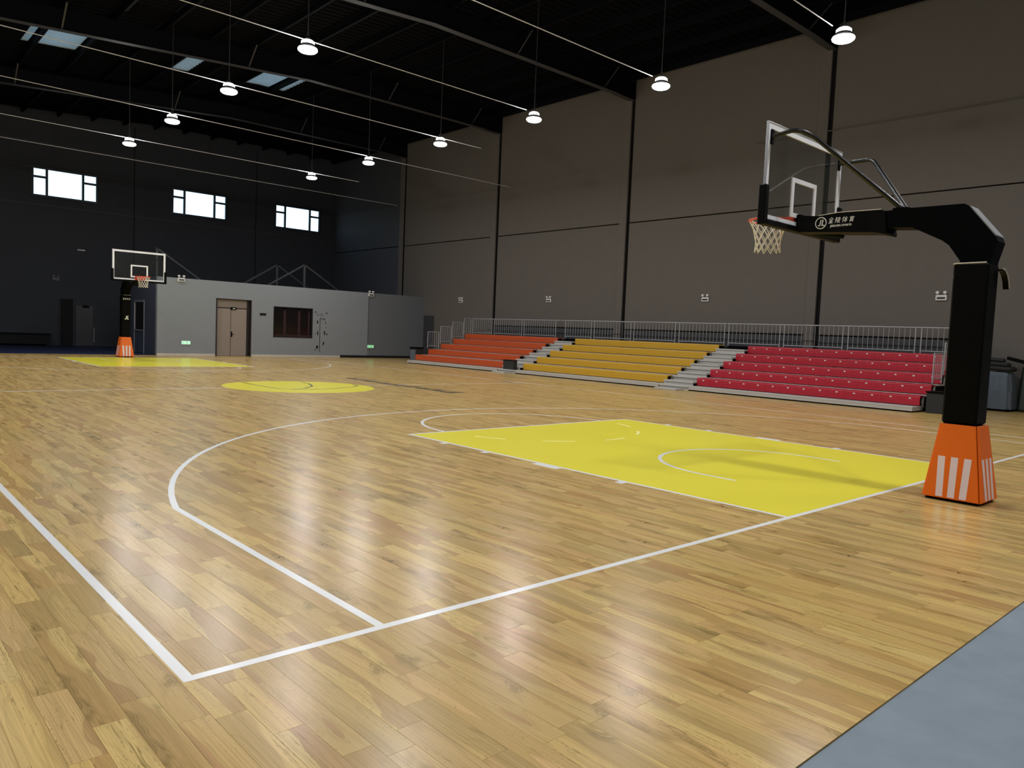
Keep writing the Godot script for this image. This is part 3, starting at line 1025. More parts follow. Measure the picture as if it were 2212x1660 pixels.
func build_hoops() -> void:
	var t := thing("basketball_hoop", "near basketball hoop on a black padded mast with a large orange striped foot", "basketball hoop", Vector3(7.455, 0, 0.63), 0.0, "basketball hoops")
	# foot
	var g := Geo.new()
	g.span(Vector3(-0.24, 0.0, -0.24), Vector3(0.24, 0.03, 0.24), 0.004)
	put("base_plate", g, M.black_steel, t)
	var B := func(s, y, x, z): return Vector3(s * x, y, s * z)
	var lo := [Vector3(-0.25, 0.025, 0.255), Vector3(0.25, 0.025, 0.255), Vector3(0.25, 0.025, -0.255), Vector3(-0.25, 0.025, -0.255)]
	var hi := [Vector3(-0.155, 0.775, 0.15), Vector3(0.155, 0.775, 0.15), Vector3(0.155, 0.775, -0.165), Vector3(-0.155, 0.775, -0.165)]
	g = Geo.new()
	for k in 4:
		var j := (k + 1) % 4
		var sh := Vector3(0.985, 1.0, 0.985)
		g.quad(lo[k] * sh, lo[j] * sh, hi[j] * sh, hi[k] * sh)
	g.quad(hi[0], hi[1], hi[2], hi[3])
	put("foot_core", g, M.black_vinyl, t)
	for k in 4:
		var j := (k + 1) % 4
		pad_panel(t, lo[k], lo[j], hi[k], hi[j])
	# mast and gooseneck: one folded steel box (outline in z, y)
	g = Geo.new()
	var neck := PackedVector2Array([Vector2(-0.12, 0.03), Vector2(0.12, 0.03), Vector2(0.125, 2.2), Vector2(0.145, 2.42), Vector2(0.19, 2.60), Vector2(0.17, 2.645), Vector2(-0.085, 2.965), Vector2(-0.13, 2.99), Vector2(-0.65, 2.995), Vector2(-0.92, 2.985), Vector2(-0.92, 2.81), Vector2(-0.61, 2.79), Vector2(-0.31, 2.635), Vector2(-0.24, 2.58), Vector2(-0.13, 2.42)])
	g.prism(neck, Vector3(-0.125, 0, 0), Vector3(0, 0, 1), Vector3.UP, Vector3(0.25, 0, 0))
	var mast := put("mast", g, M.black_steel, t)
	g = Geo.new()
	g.bar(Vector3(0, 2.655, 0.171), Vector3(0, 2.962, -0.078), 0.246, 0.012, Vector3(0, 0.63, 0.77))  # added strip: highlight on the black sloping face, painted pale
	tag(put("neck_glint", g, M.glint_grey, mast), "pale grey strip painted as the lamp glint on the sloping bend of the mast")
	# mast pad with a pale binding and a loose flap
	g = Geo.new()
	g.span(Vector3(-0.155, 0.78, -0.175), Vector3(0.155, 2.39, 0.145), 0.018)
	var mp := put("mast_pad", g, M.black_vinyl, t)
	g = Geo.new()
	g.tube([Vector3(0.1, 2.388, -0.176), Vector3(-0.14, 2.388, -0.176), Vector3(-0.157, 2.39, -0.15), Vector3(-0.157, 2.393, 0.12)], 0.007, 6)
	put("pad_binding", g, M.cream_trim, mp)
	g = Geo.new()
	var prof := [Vector2(0.05, 2.335), Vector2(0.12, 2.325), Vector2(0.19, 2.29), Vector2(0.245, 2.235), Vector2(0.285, 2.16)]
	for k in prof.size() - 1:
		g.bar(Vector3(prof[k].x, prof[k].y, 0.185), Vector3(prof[k + 1].x, prof[k + 1].y, 0.185), 0.05, 0.014, Vector3.UP)
	put("pad_flap", g, M.black_vinyl, mp)
	g = Geo.new()
	var edge := []
	for q in prof:
		edge.append(Vector3(q.x, q.y + 0.009, 0.212))
	g.tube(edge, 0.008, 6)
	put("flap_binding", g, M.cream_trim, mp)
	# print on the front of the mast pad
	g = Geo.new()
	strokes(g, "emblem", Vector3(0.12, 1.40, -0.176), Vector3(-0.24, 0, 0), Vector3(-0.06, 0.24, 0), 0.03)
	put("emblem", g, M.print_white, mp)
	g = Geo.new()
	var k4 := 0
	for q in ["gold", "mound", "body", "raise"]:
		strokes(g, q, Vector3(0.135 - 0.07 * k4, 2.21, -0.176), Vector3(-0.058, 0, 0), Vector3(-0.01, 0.065, 0), 0.008)
		k4 += 1
	put("characters", g, M.print_white, mp)
	# padded arm
	g = Geo.new()
	var arm := PackedVector2Array([Vector2(-1.87, 2.845), Vector2(-1.84, 2.825), Vector2(-1.0, 2.765), Vector2(-0.93, 2.75), Vector2(-0.87, 2.735), Vector2(-0.86, 2.75), Vector2(-0.87, 2.80), Vector2(-0.89, 2.985), Vector2(-0.93, 3.0), Vector2(-1.4, 3.01), Vector2(-1.62, 2.99), Vector2(-1.75, 3.005), Vector2(-1.87, 3.01)])
	g.prism(arm, Vector3(-0.15, 0, 0), Vector3(0, 0, 1), Vector3.UP, Vector3(0.30, 0, 0))
	var ap := put("arm_pad", g, M.black_vinyl, t)
	g = Geo.new()
	g.tube([Vector3(-0.148, 3.004, -0.93), Vector3(-0.148, 3.013, -1.4), Vector3(-0.148, 2.994, -1.62)], 0.005, 6)
	put("pad_binding", g, M.cream_trim, ap)
	logo(ap, Vector3(-0.152, 2.845, -1.65), Vector3(0, 0, 1), 0.125)
	logo(ap, Vector3(0.152, 2.845, -1.23), Vector3(0, 0, -1), 0.125)
	g = Geo.new()
	g.tube([Vector3(0.10, 2.86, -1.80), Vector3(0.14, 2.80, -1.45)], 0.045, 12)
	put("lower_strut", g, M.black_steel, t)
	# backboard
	var bz := -1.92
	var b := Node3D.new()
	b.name = "backboard"
	t.add_child(b)
	b.position = Vector3(0.05, 0, 0)
	g = Geo.new()
	g.span(Vector3(-0.9, 2.9, bz - 0.006), Vector3(0.9, 3.95, bz + 0.006))
	put("glass", g, M.clear_glass, b)
	g = Geo.new()
	for s in [[-0.9, 2.9, 0.9, 2.95], [-0.9, 3.89, 0.9, 3.95], [-0.9, 2.95, -0.84, 3.89], [0.84, 2.95, 0.9, 3.89]]:
		g.span(Vector3(s[0], s[1], bz - 0.0085), Vector3(s[2], s[3], bz + 0.0085))
	put("border", g, M.board_white, b)
	g = Geo.new()
	for s in [[-0.295, 3.05, 0.295, 3.1], [-0.295, 3.45, 0.295, 3.5], [-0.295, 3.1, -0.245, 3.45], [0.245, 3.1, 0.295, 3.45]]:
		g.span(Vector3(s[0], s[1] - 0.05, bz - 0.0085), Vector3(s[2], s[3] - 0.05, bz + 0.0085))
	put("target_square", g, M.board_white, b)
	g = Geo.new()
	for s in [[-0.912, 2.89, -0.9, 3.962], [0.9, 2.89, 0.912, 3.962], [-0.9, 3.95, 0.9, 3.962]]:
		g.span(Vector3(s[0], s[1], bz - 0.014), Vector3(s[2], s[3], bz + 0.014), 0.002)
	put("edge_frame", g, M.aluminium, b)
	g = Geo.new()
	g.span(Vector3(-0.93, 2.83, bz - 0.045), Vector3(0.93, 2.898, bz + 0.045), 0.012)
	for s in [-1.0, 1.0]:
		g.box(Vector3(s * 0.905, 3.05, bz), Vector3(0.085, 0.44, 0.09), 0.012)
	put("bottom_pad", g, M.black_vinyl, b)
	g = Geo.new()
	for s in [[0.13, 2.95], [-0.13, 2.95], [0.13, 2.87], [-0.13, 2.87]]:
		g.box(Vector3(s[0], s[1], bz + 0.05), Vector3(0.03, 0.03, 0.02), 0.004)
	g.span(Vector3(-0.16, 2.84, bz + 0.012), Vector3(0.16, 3.04, bz + 0.055), 0.004)
	put("mounting_plate", g, M.black_steel, b)
	# rim and net
	var rm := Node3D.new()
	rm.name = "rim"
	t.add_child(rm)
	rm.position = Vector3(0.03, 3.02, -2.335)
	g = Geo.new()
	g.ring(Vector3.ZERO, 0.235, 0.012, 10, 48)
	put("ring", g, M.rim_red, rm)
	g = Geo.new()
	g.prism(PackedVector2Array([Vector2(-0.16, 0.4), Vector2(0.16, 0.4), Vector2(0.13, 0.2), Vector2(-0.13, 0.2)]), Vector3(0, -0.03, 0), Vector3.RIGHT, Vector3.BACK, Vector3(0, 0.03, 0))
	g.span(Vector3(-0.17, -0.12, 0.385), Vector3(0.17, 0.03, 0.405), 0.004)
	put("bracket", g, M.rim_red, rm)
	g = Geo.new()
	var radii := [0.228, 0.19, 0.165, 0.15, 0.145, 0.155]
	var drop := [-0.01, -0.09, -0.17, -0.25, -0.32, -0.385]
	for k in 12:
		for s in [-1.0, 1.0]:
			var path := []
			for j in 6:
				var a: float = TAU * (k + s * 0.5 * j) / 12.0
				path.append(Vector3(cos(a) * radii[j], drop[j], sin(a) * radii[j]))
			g.tube(path, 0.006, 5)
	put("net", g, M.net_cord, rm)
	# two bent braces down to the neck
	for s in [-1.0, 1.0]:
		g = Geo.new()
		var x: float = 0.05 + s * 0.83
		var low := Vector3(s * 0.09, 3.02, -0.76)
		var bend := Vector3(x, 3.85 if s < 0.0 else 3.80, bz + (0.36 if s < 0.0 else 0.43))
		var path := [Vector3(x, 3.80, bz + 0.015)]
		var rnd := 0.17 if s < 0.0 else 0.08
		for q in 7:
			var f := q / 6.0
			path.append(bend.lerp(path[0], 0.5 if s < 0.0 else 0.25).lerp(bend, f).lerp(bend.lerp(bend.lerp(low, rnd), f), f))
		for q in 5:
			path.append(bend.lerp(low, rnd).lerp(low, (q + 1) / 5.0))
		path.append(low + Vector3(0, -0.03, 0.05))
		g.tube(path, 0.025, 10)
		var br := put("brace", g, M.gloss_steel, t)
		g = Geo.new()
		g.box(Vector3(x, 3.80, bz + 0.015), Vector3(0.05, 0.16, 0.02), 0.003)
		put("board_clamp", g, M.black_steel, br)
		g = Geo.new()
		g.box(low + Vector3(0, -0.02, 0.02), Vector3(0.07, 0.02, 0.16), 0.003)
		put("fixing_plate", g, M.black_steel, br)
	var far := copy_of(t, "far basketball hoop standing before the dark end of the hall", Vector3(7.50, 0, -28.63), PI)
	for loose in ["mast_pad/pad_flap", "mast_pad/flap_binding"]:
		far.get_node(loose).free()


# ---------------------------------------------------------------- bleachers
const FRONT_X := 18.42
const ROW := 0.715
const RISE := 0.26


func guard(parent: Node, a: Vector3, b: Vector3, h: float, gap := 0.14) -> void:  # one guard rail panel from foot a to foot b
	var d := (b - a)
	var l := d.length()
	d = d / l
	var top := Vector3.UP * h
	var g := Geo.new()
	g.tube([a + Vector3.DOWN * 0.06, a + top], 0.019, 8)
	g.tube([b + Vector3.DOWN * 0.06, b + top], 0.019, 8)
	g.tube([a + top, b + top], 0.019, 8)
	g.tube([a + Vector3.UP * 0.05, b + Vector3.UP * 0.05], 0.015, 8)
	var rail := put("guard_rail", g, M.rail_steel, parent)
	var k := int(l / gap)
	var bl := Geo.new()
	bl.tube([Vector3(0, 0.05, 0), Vector3(0, h, 0)], 0.008, 6)
	var bm := bl.mesh()
	for i in range(1, k):
		var o := mi("baluster", bm, M.rail_steel, rail)
		o.position = a + d * (l * i / k)


func bench_row(parent: Node, i: int, z0: float, z1: float, seats: int, m: Material, tags: bool) -> void:
	var x := 18.87 + ROW * i
	var y := 0.16 + RISE * i
	var prof := PackedVector2Array([Vector2(0.0, 0.0), Vector2(0.012, -0.005), Vector2(0.03, 0.0), Vector2(0.035, 0.2), Vector2(0.30, 0.205), Vector2(0.33, 0.19), Vector2(0.345, 0.2), Vector2(0.34, 0.228), Vector2(0.31, 0.238), Vector2(0.03, 0.24), Vector2(0.008, 0.228), Vector2(0.0, 0.205), Vector2(-0.004, 0.1)])
	var row := Node3D.new()
	row.name = "bench" if i == 0 else "bench_%03d" % i
	parent.add_child(row)
	var l := (z0 - z1) / seats
	for k in seats:
		var g := Geo.new()
		var za := z0 - l * k - 0.0015
		g.prism(prof, Vector3(x, y, za), Vector3.RIGHT, Vector3.UP, Vector3(0, 0, -(l - 0.003)))
		if tags:
			g.prism(PackedVector2Array([Vector2(-0.5, 0), Vector2(0.5, 0), Vector2(0.42, 0.008), Vector2(-0.42, 0.008)]), Vector3(x + 0.18, y + 0.236, za - l * 0.5), Vector3(0, 0, l * 0.9), Vector3.UP, Vector3(0.1, 0, 0))
		put("seat", g, m, row)
		if tags:
			var t := Geo.new()
			t.box(Vector3(x - 0.004, y + 0.165, za - l * 0.5), Vector3(0.006, 0.03, 0.055), 0.002)
			put("number_plate", t, M.white_plastic, row)
	for k in 3:
		var s := Geo.new()
		var zz := lerpf(z0 - 0.08, z1 + 0.08, k / 2.0)
		s.span(Vector3(x + 0.05, y - 0.025, zz - 0.03), Vector3(x + 0.3, y + 0.205, zz + 0.03))
		put("bracket", s, M.black_steel, row)


func build_bleachers() -> void:
	var secs := [[-19.13, -25.35, "orange", 4, M.seat_orange, [[-19.66, -21.64], [-21.80, -23.70], [-23.86, -25.28]]], [-11.36, -18.12, "yellow", 4, M.seat_yellow, [[-11.41, -13.30], [-13.48, -15.40], [-15.56, -17.45], [-17.62, -19.08]]], [-3.78, -10.24, "red", 14, M.seat_red, [[-3.82, -5.0], [-5.16, -7.09], [-7.26, -9.19], [-9.34, -11.24]]]]
	for s in secs:
		var col: String = s[2]
		var place := {"orange": "farthest from the near hoop", "yellow": "between two grey aisle stairs", "red": "nearest the near hoop"}
		var t := thing("bleacher", "telescopic bleacher with five rows of %s benches, %s" % [col, place[col]], "bleacher", Vector3.ZERO, 0.0, "bleachers along the panelled wall")
		var z0: float = s[0]
		var z1: float = s[1]
		for i in 5:
			var g := Geo.new()
			var xa := FRONT_X + ROW * i
			var y := 0.14 + RISE * i
			g.span(Vector3(xa, y - 0.035, z0), Vector3(xa + ROW + (0.06 if i < 4 else 0.18), y, z1), 0.004)
			g.span(Vector3(xa + 0.004, maxf(0.035, y - RISE), z0 - 0.004), Vector3(xa + 0.03, y - 0.034, z1 + 0.004))
			put("deck", g, M.deck_grey, t)
			for zz in [z0 - 0.03, z1 + 0.03]:
				var e := Geo.new()
				e.span(Vector3(xa + 0.03, 0.035, zz - 0.02), Vector3(xa + ROW, y - 0.03, zz + 0.02))
				put("end_frame", e, M.black_steel if i > 0 else M.deck_grey, t)
			bench_row(t, i, z0, z1, s[3], s[4], col == "red")
		var k := Geo.new()
		k.span(Vector3(FRONT_X + 0.03, 0.0, z0 - 0.05), Vector3(FRONT_X + ROW * 5, 0.036, z1 + 0.05))
		put("plinth", k, M.black_steel, t)
		for r in s[5]:
			guard(t, Vector3(22.13, 1.46, r[0]), Vector3(22.13, 1.46, r[1]), 0.72)
		var tr := Geo.new()
		tr.tube([Vector3(22.13, 2.18, s[5][0][0] + (0.0 if col == "red" else (0.07 if col == "yellow" else 0.28))), Vector3(22.13, 2.18, s[5][-1][1] - (0.0 if col == "orange" else (0.26 if col == "yellow" else 0.07)))], 0.02, 8)
		put("top_rail", tr, M.rail_steel, t)
		var rear := Geo.new()
		rear.span(Vector3(22.10, 1.19, s[5][0][0]), Vector3(22.16, 1.42, s[5][-1][1]))
		put("rear_beam", rear, M.black_steel, t)
		if col != "yellow":
			var ze: float = z1 - 0.025 if col == "orange" else z0 + 0.025
			for q in [[19.55, 20.18, 0.76, 0.70], [20.28, 20.90, 0.98, 0.76], [20.98, 21.62, 1.22, 0.74], [21.68, 22.08, 1.46, 0.72]]:
				guard(t, Vector3(q[0], q[2], ze), Vector3(q[1], q[2], ze), q[3], 0.115)
	for a in [[-18.12, -19.13, "orange and yellow"], [-10.24, -11.36, "yellow and red"]]:
		var t := thing("aisle_stairs", "light grey aisle steps between the %s benches" % a[2], "stairs", Vector3.ZERO, 0.0, "aisle stairs of the bleachers")
		for k in 10:
			var g := Geo.new()
			var y := 0.14 + 0.13 * k
			var x := FRONT_X + ROW * 0.5 * k - (0.12 if k % 2 == 1 else 0.0)
			g.span(Vector3(x, y - 0.05, a[0] - 0.012), Vector3(x + ROW * 0.62, y, a[1] + 0.012), 0.006)
			g.span(Vector3(x + 0.03, maxf(0.0, y - 0.14), a[0] - 0.014), Vector3(x + 0.05, y - 0.045, a[1] + 0.014))
			put("step", g, M.deck_grey, t)
		var lo := Geo.new()
		lo.span(Vector3(FRONT_X - 0.42, 0.0, a[0] - 0.15), Vector3(FRONT_X - 0.01, 0.05, a[1] + 0.15), 0.008)
		put("foot_step", lo, M.deck_grey, t)
		var bk := Geo.new()
		bk.span(Vector3(22.02, 0.0, a[0] - 0.012), Vector3(22.07, 1.36, a[1] + 0.012))
		put("back_panel", bk, M.black_steel, t)


# ---------------------------------------------------------------- far end
func emergency_light(at: Vector3, turn: float, label: String, m: Material = null) -> void:  # its back is at z = 0 and it faces +z
	var t := thing("emergency_light", label, "emergency light", at, turn, "twin-head emergency lights on the walls")
	var g := Geo.new()
	g.span(Vector3(-0.15, -0.07, 0.0), Vector3(0.15, 0.09, 0.06), 0.012)
	put("battery_box", g, m if m else M.white_plastic, t)
	for s in [-1.0, 1.0]:
		g = Geo.new()
		g.tube([Vector3(s * 0.09, 0.08, 0.03), Vector3(s * 0.1, 0.13, 0.03)], 0.012, 8)
		g.tube([Vector3(s * 0.1, 0.165, -0.0), Vector3(s * 0.1, 0.165, 0.03), Vector3(s * 0.1, 0.16, 0.085)], 0.045, 14)
		put("lamp_head", g, m if m else M.white_plastic, t)
	g = Geo.new()
	g.span(Vector3(-0.11, -0.03, 0.06), Vector3(0.11, 0.03, 0.063))
	put("label_strip", g, M.lamp_metal, t)


func exit_sign(at: Vector3, m: Material, label: String) -> void:
	var t := thing("exit_sign", label, "exit sign", at, 0.0, "green exit signs low on the grey wall")
	var g := Geo.new()
	g.span(Vector3(-0.20, -0.085, 0.0), Vector3(0.20, 0.085, 0.02), 0.004)
	put("sign_housing", g, M.aluminium, t)
	g = Geo.new()
	g.span(Vector3(-0.18, -0.07, 0.02), Vector3(0.18, 0.07, 0.024))
	put("sign_face", g, m, t)
	# a running figure and an arrow
	g = Geo.new()
	var z := 0.026
	g.box(Vector3(0.06, 0.045, z), Vector3(0.026, 0.024, 0.004), 0.001)
	for s in [[0.055, 0.03, 0.04, -0.01], [0.055, 0.025, 0.085, 0.01], [0.05, 0.025, 0.02, 0.015], [0.04, -0.01, 0.07, -0.03], [0.07, -0.03, 0.06, -0.055], [0.04, -0.01, 0.01, -0.035], [0.01, -0.035, -0.02, -0.03], [-0.06, 0.0, -0.14, 0.0], [-0.14, 0.0, -0.11, 0.03], [-0.14, 0.0, -0.11, -0.03]]:
		g.bar(Vector3(s[0], s[1], z), Vector3(s[2], s[3], z), 0.014, 0.004, Vector3.BACK)
	put("pictogram", g, M.white_plastic, t)
	var l := AreaLight3D.new()
	l.name = "exit_sign_light"
	l.light_color = Color(0.35, 1.0, 0.65)
	l.light_energy = 0.012
	l.area_size = Vector2(0.36, 0.14)
	l.area_range = 60.0
	l.area_attenuation = 2.0
	l.shadow_enabled = true
	l.rotation.y = PI
	l.position = at + Vector3(0, 0, 0.034)
	add_child(l, true)


func build_far_end() -> void:
	var z := LOW_Z
	# double door in its recess
	var d := setting("door_1", "beige double door in a dark recess of the grey wall", "door")
	var g := Geo.new()
	g.span(Vector3(11.64, 0, z + 0.01), Vector3(11.70, 2.55, z - 0.2))
	g.span(Vector3(13.08, 0, z - 0.14), Vector3(13.25, 2.55, z - 0.2))
	g.span(Vector3(13.21, 0, z + 0.01), Vector3(13.25, 2.55, z - 0.2))
	g.span(Vector3(11.64, 2.52, z + 0.01), Vector3(13.25, 2.55, z - 0.2))
	put("door_frame", g, M.frame_brown, d)
	g = Geo.new()
	g.span(Vector3(11.70, 2.165, z - 0.13), Vector3(13.08, 2.52, z - 0.18), 0.004)
	put("transom_panel", g, M.door_beige, d)
	g = Geo.new()
	g.span(Vector3(11.70, 2.12, z - 0.15), Vector3(13.08, 2.165, z - 0.18))
	g.span(Vector3(12.345, 0.0, z - 0.15), Vector3(12.365, 2.13, z - 0.18))
	put("dark_joint", g, M.frame_brown, d)
	for s in [[11.71, 12.345], [12.365, 13.075]]:
		g = Geo.new()
		g.span(Vector3(s[0], 0.01, z - 0.13), Vector3(s[1], 2.12, z - 0.18), 0.005)
		put("door_leaf", g, M.door_beige, d)
	g = Geo.new()
	g.span(Vector3(12.37, 0.86, z - 0.13), Vector3(12.43, 1.10, z - 0.115), 0.006)
	g.tube([Vector3(12.41, 0.98, z - 0.115), Vector3(12.41, 0.98, z - 0.06), Vector3(12.5, 0.98, z - 0.06)], 0.011, 8)
	put("handle", g, M.black_steel, d)
	g = Geo.new()
	g.span(Vector3(12.33, 2.08, z - 0.13), Vector3(12.60, 2.19, z - 0.08), 0.02)
	put("door_closer", g, M.black_steel, d)
	g = Geo.new()
	g.span(Vector3(12.42, 2.115, z - 0.08), Vector3(12.53, 2.15, z - 0.077))
	put("closer_plate", g, M.white_plastic, d)
	# dark window with curtains
	var w := setting("window_4", "dark curtained window in the grey wall right of the double door", "window")
	g = Geo.new()
	for s in [[14.3, 14.34, 0.91, 2.34], [16.24, 16.28, 0.91, 2.34], [14.34, 16.24, 2.30, 2.34], [14.34, 16.24, 0.91, 0.95]]:
		g.span(Vector3(s[0], s[2], z + 0.012), Vector3(s[1], s[3], z - 0.1), 0.003)
	put("window_frame", g, M.groove, w)
	for s in [[14.82, 14.95], [15.55, 15.68], [16.08, 16.16]]:
		g = Geo.new()
		g.span(Vector3(s[0], 0.95, z - 0.06), Vector3(s[1], 2.22, z - 0.1), 0.004)
		put("mullion", g, M.curtain_maroon, w)
	for s in [[14.34, 14.84], [14.93, 15.57], [15.66, 16.24]]:
		g = Geo.new()
		g.span(Vector3(s[0], 0.95, z - 0.09), Vector3(s[1], 2.3, z - 0.096))
		put("pane", g, M.dark_glass, w)
	g = Geo.new()
	g.span(Vector3(14.34, 0.95, z - 0.055), Vector3(16.24, 1.04, z - 0.1), 0.004)
	put("window_rail", g, M.curtain_maroon, w)
	# aluminium door in the side of the low room
	var a := setting("door_2", "aluminium framed glass door in the side of the low room behind the far hoop", "door")
	g = Geo.new()
	for s in [[0.0, 2.3, -33.45, -33.38], [0.0, 2.3, -32.07, -32.0], [2.24, 2.34, -33.45, -32.0], [0.97, 1.03, -33.4, -32.05]]:
		g.span(Vector3(9.17, s[0], s[2]), Vector3(9.24, s[1], s[3]), 0.003)
	put("door_frame", g, M.aluminium, a)
	g = Geo.new()
	g.span(Vector3(9.2, 1.03, -33.4), Vector3(9.208, 2.24, -32.05))
	put("pane", g, M.dark_glass, a)
	g = Geo.new()
	g.span(Vector3(9.19, 0.01, -33.4), Vector3(9.23, 0.97, -32.05), 0.003)
	put("lower_panel", g, M.side_blue, a)
	# doors and a bench in the dark corner
	var dd := setting("door_3", "dark grey door with a slim steel pull in the black end wall", "door")
	g = Geo.new()
	g.span(Vector3(8.35, 0.0, GABLE_Z), Vector3(9.15, 2.05, GABLE_Z + 0.05), 0.006)
	put("door_leaf", g, M.steel_dark, dd)
	g = Geo.new()
	g.span(Vector3(8.65, 1.95, GABLE_Z + 0.05), Vector3(8.95, 2.06, GABLE_Z + 0.09), 0.01)
	put("door_closer", g, M.black_steel, dd)
	g = Geo.new()
	g.tube([Vector3(9.17, 0.18, GABLE_Z + 0.12), Vector3(9.17, 0.95, GABLE_Z + 0.12)], 0.02, 8)
	for y in [0.3, 0.8]:
		g.tube([Vector3(9.17, y, GABLE_Z), Vector3(9.17, y, GABLE_Z + 0.12)], 0.012, 6)
	put("handle", g, M.aluminium, dd)
	var de := setting("door_4", "black open doorway left of the dark grey door", "door")
	g = Geo.new()
	for s in [[7.6, 7.66, 0.0, 2.4], [8.22, 8.28, 0.0, 2.4], [7.66, 8.22, 2.34, 2.4]]:
		g.span(Vector3(s[0], s[2], GABLE_Z), Vector3(s[1], s[3], GABLE_Z + 0.05), 0.004)
	put("door_frame", g, M.dark_paint, de)
	g = Geo.new()
	g.span(Vector3(7.66, 0.0, GABLE_Z), Vector3(8.22, 2.34, GABLE_Z + 0.012))
	put("door_leaf", g, M.groove, de)
	var bn := thing("storage_bench", "long low black storage bench against the black end wall", "bench", Vector3(5.4, 0, GABLE_Z + 0.45))
	g = Geo.new()
	g.span(Vector3(-2.0, 0.06, -0.35), Vector3(1.7, 0.52, 0.35), 0.015)
	put("body", g, M.groove, bn)
	g = Geo.new()
	g.span(Vector3(-2.03, 0.52, -0.38), Vector3(1.73, 0.58, 0.38), 0.02)
	put("cushion", g, M.black_vinyl, bn)
	for x in [-1.8, 1.5]:
		g = Geo.new()
		g.span(Vector3(x - 0.04, -0.006, -0.3), Vector3(x + 0.04, 0.06, 0.3))
		put("leg", g, M.black_steel, bn)
	# signs and lights
	emergency_light(Vector3(10.14, 3.22, z), 0.0, "white twin-head emergency light atop the grey wall, left of the double door")
	emergency_light(Vector3(19.47, 3.2, z), 0.0, "white twin-head emergency light atop the grey wall, near the bleachers")
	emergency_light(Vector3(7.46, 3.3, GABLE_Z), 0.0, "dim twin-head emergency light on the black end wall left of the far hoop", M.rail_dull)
	exit_sign(Vector3(10.37, 0.56, z), M.exit_pale, "pale green exit sign low on the grey wall left of the double door")
	exit_sign(Vector3(19.53, 0.58, z), M.exit_green, "bright green exit sign low on the grey wall near the orange bleacher")
	var fx := thing("wall_fitting", "small pale wall fitting on the black end wall above and left of the far hoop", "wall fitting", Vector3(8.59, 4.85, GABLE_Z))
	g = Geo.new()
	g.span(Vector3(-0.17, -0.03, 0), Vector3(0.17, 0.03, 0.06), 0.01)
	put("body", g, M.white_plastic, fx)
	g = Geo.new()
	g.span(Vector3(-0.12, -0.05, 0.02), Vector3(0.02, -0.03, 0.05), 0.004)
	put("bracket", g, M.black_steel, fx)
	var pl := thing("door_plate", "small black nameplate on the grey wall between the double door and the dark window", "sign", Vector3(13.79, 1.94, z))
	g = Geo.new()
	g.span(Vector3(-0.15, -0.055, 0), Vector3(0.15, 0.055, 0.014), 0.004)
	put("plate", g, M.groove, pl)
	var tr := thing("cable_trunking", "thin vertical grey trunking from the right emergency light down to the green exit sign", "trunking", Vector3(19.36, 0, z))
	g = Geo.new()
	g.span(Vector3(-0.012, 0.68, 0), Vector3(0.012, 3.12, 0.014), 0.003)
	put("channel", g, M.steel_dark, tr)
	# the black wall graphic beside the dark window
	var de2 := thing("wall_decal", "scattered black marks and a thin line on the grey wall beside the dark window", "wall decal", Vector3(16.7, 0, z))
	g = Geo.new()
	g.bar(Vector3(-0.02, 0.26, 0.002), Vector3(-0.03, 1.88, 0.002), 0.028, 0.004, Vector3.BACK)
	g.bar(Vector3(-0.03, 1.87, 0.002), Vector3(0.22, 1.87, 0.002), 0.028, 0.004, Vector3.BACK)
	put("thin_line", g, M.groove, de2)
	var blobs := [[-0.30, 2.19, -0.20, 2.17, 0.05], [0.26, 2.15, 0.37, 2.15, 0.05], [-0.17, 1.78, -0.15, 1.62, 0.07], [-0.14, 1.27, -0.13, 1.06, 0.06], [-0.27, 1.18, -0.27, 1.1, 0.025], [0.21, 1.29, 0.24, 1.08, 0.07], [0.34, 1.18, 0.37, 1.07, 0.05], [0.21, 0.76, 0.15, 0.58, 0.07], [-0.15, 0.57, -0.15, 0.42, 0.12], [-0.23, 0.42, -0.25, 0.3, 0.03], [0.22, 1.86, 0.2, 1.8, 0.05], [0.26, 1.73, 0.29, 1.62, 0.04], [0.30, 1.47, 0.28, 1.42, 0.04], [-0.22, 2.05, -0.08, 2.06, 0.02]]
	for b in blobs:
		g = Geo.new()
		var e := Vector2(b[2] - b[0], b[3] - b[1])
		var q := PackedVector2Array()
		var mid := Vector2(b[0] + b[2], b[1] + b[3]) * 0.5
		for k in 10:
			var an := TAU * k / 10.0
			q.append(mid + e * 0.5 * cos(an) * 1.1 + e.orthogonal().normalized() * sin(an) * b[4] * 0.5)
		g.prism(q, Vector3.ZERO, Vector3.RIGHT, Vector3.UP, Vector3(0, 0, 0.004))
		put("black_mark", g, M.groove, de2)
	g = Geo.new()
	g.ring(Vector3(0.04, 2.05, 0.002), 0.07, 0.006, 5, 24, Basis(Vector3.RIGHT, PI / 2))
	put("thin_ring", g, M.groove, de2)
	# triangular steel braces standing on the low roof
	var fr := [[16.45, 4.52, -31.6, "beside the right-hand window", true], [15.95, 4.55, -33.6, "behind the braces over the dark window", true], [9.65, 4.62, -31.9, "behind the far hoop", false]]
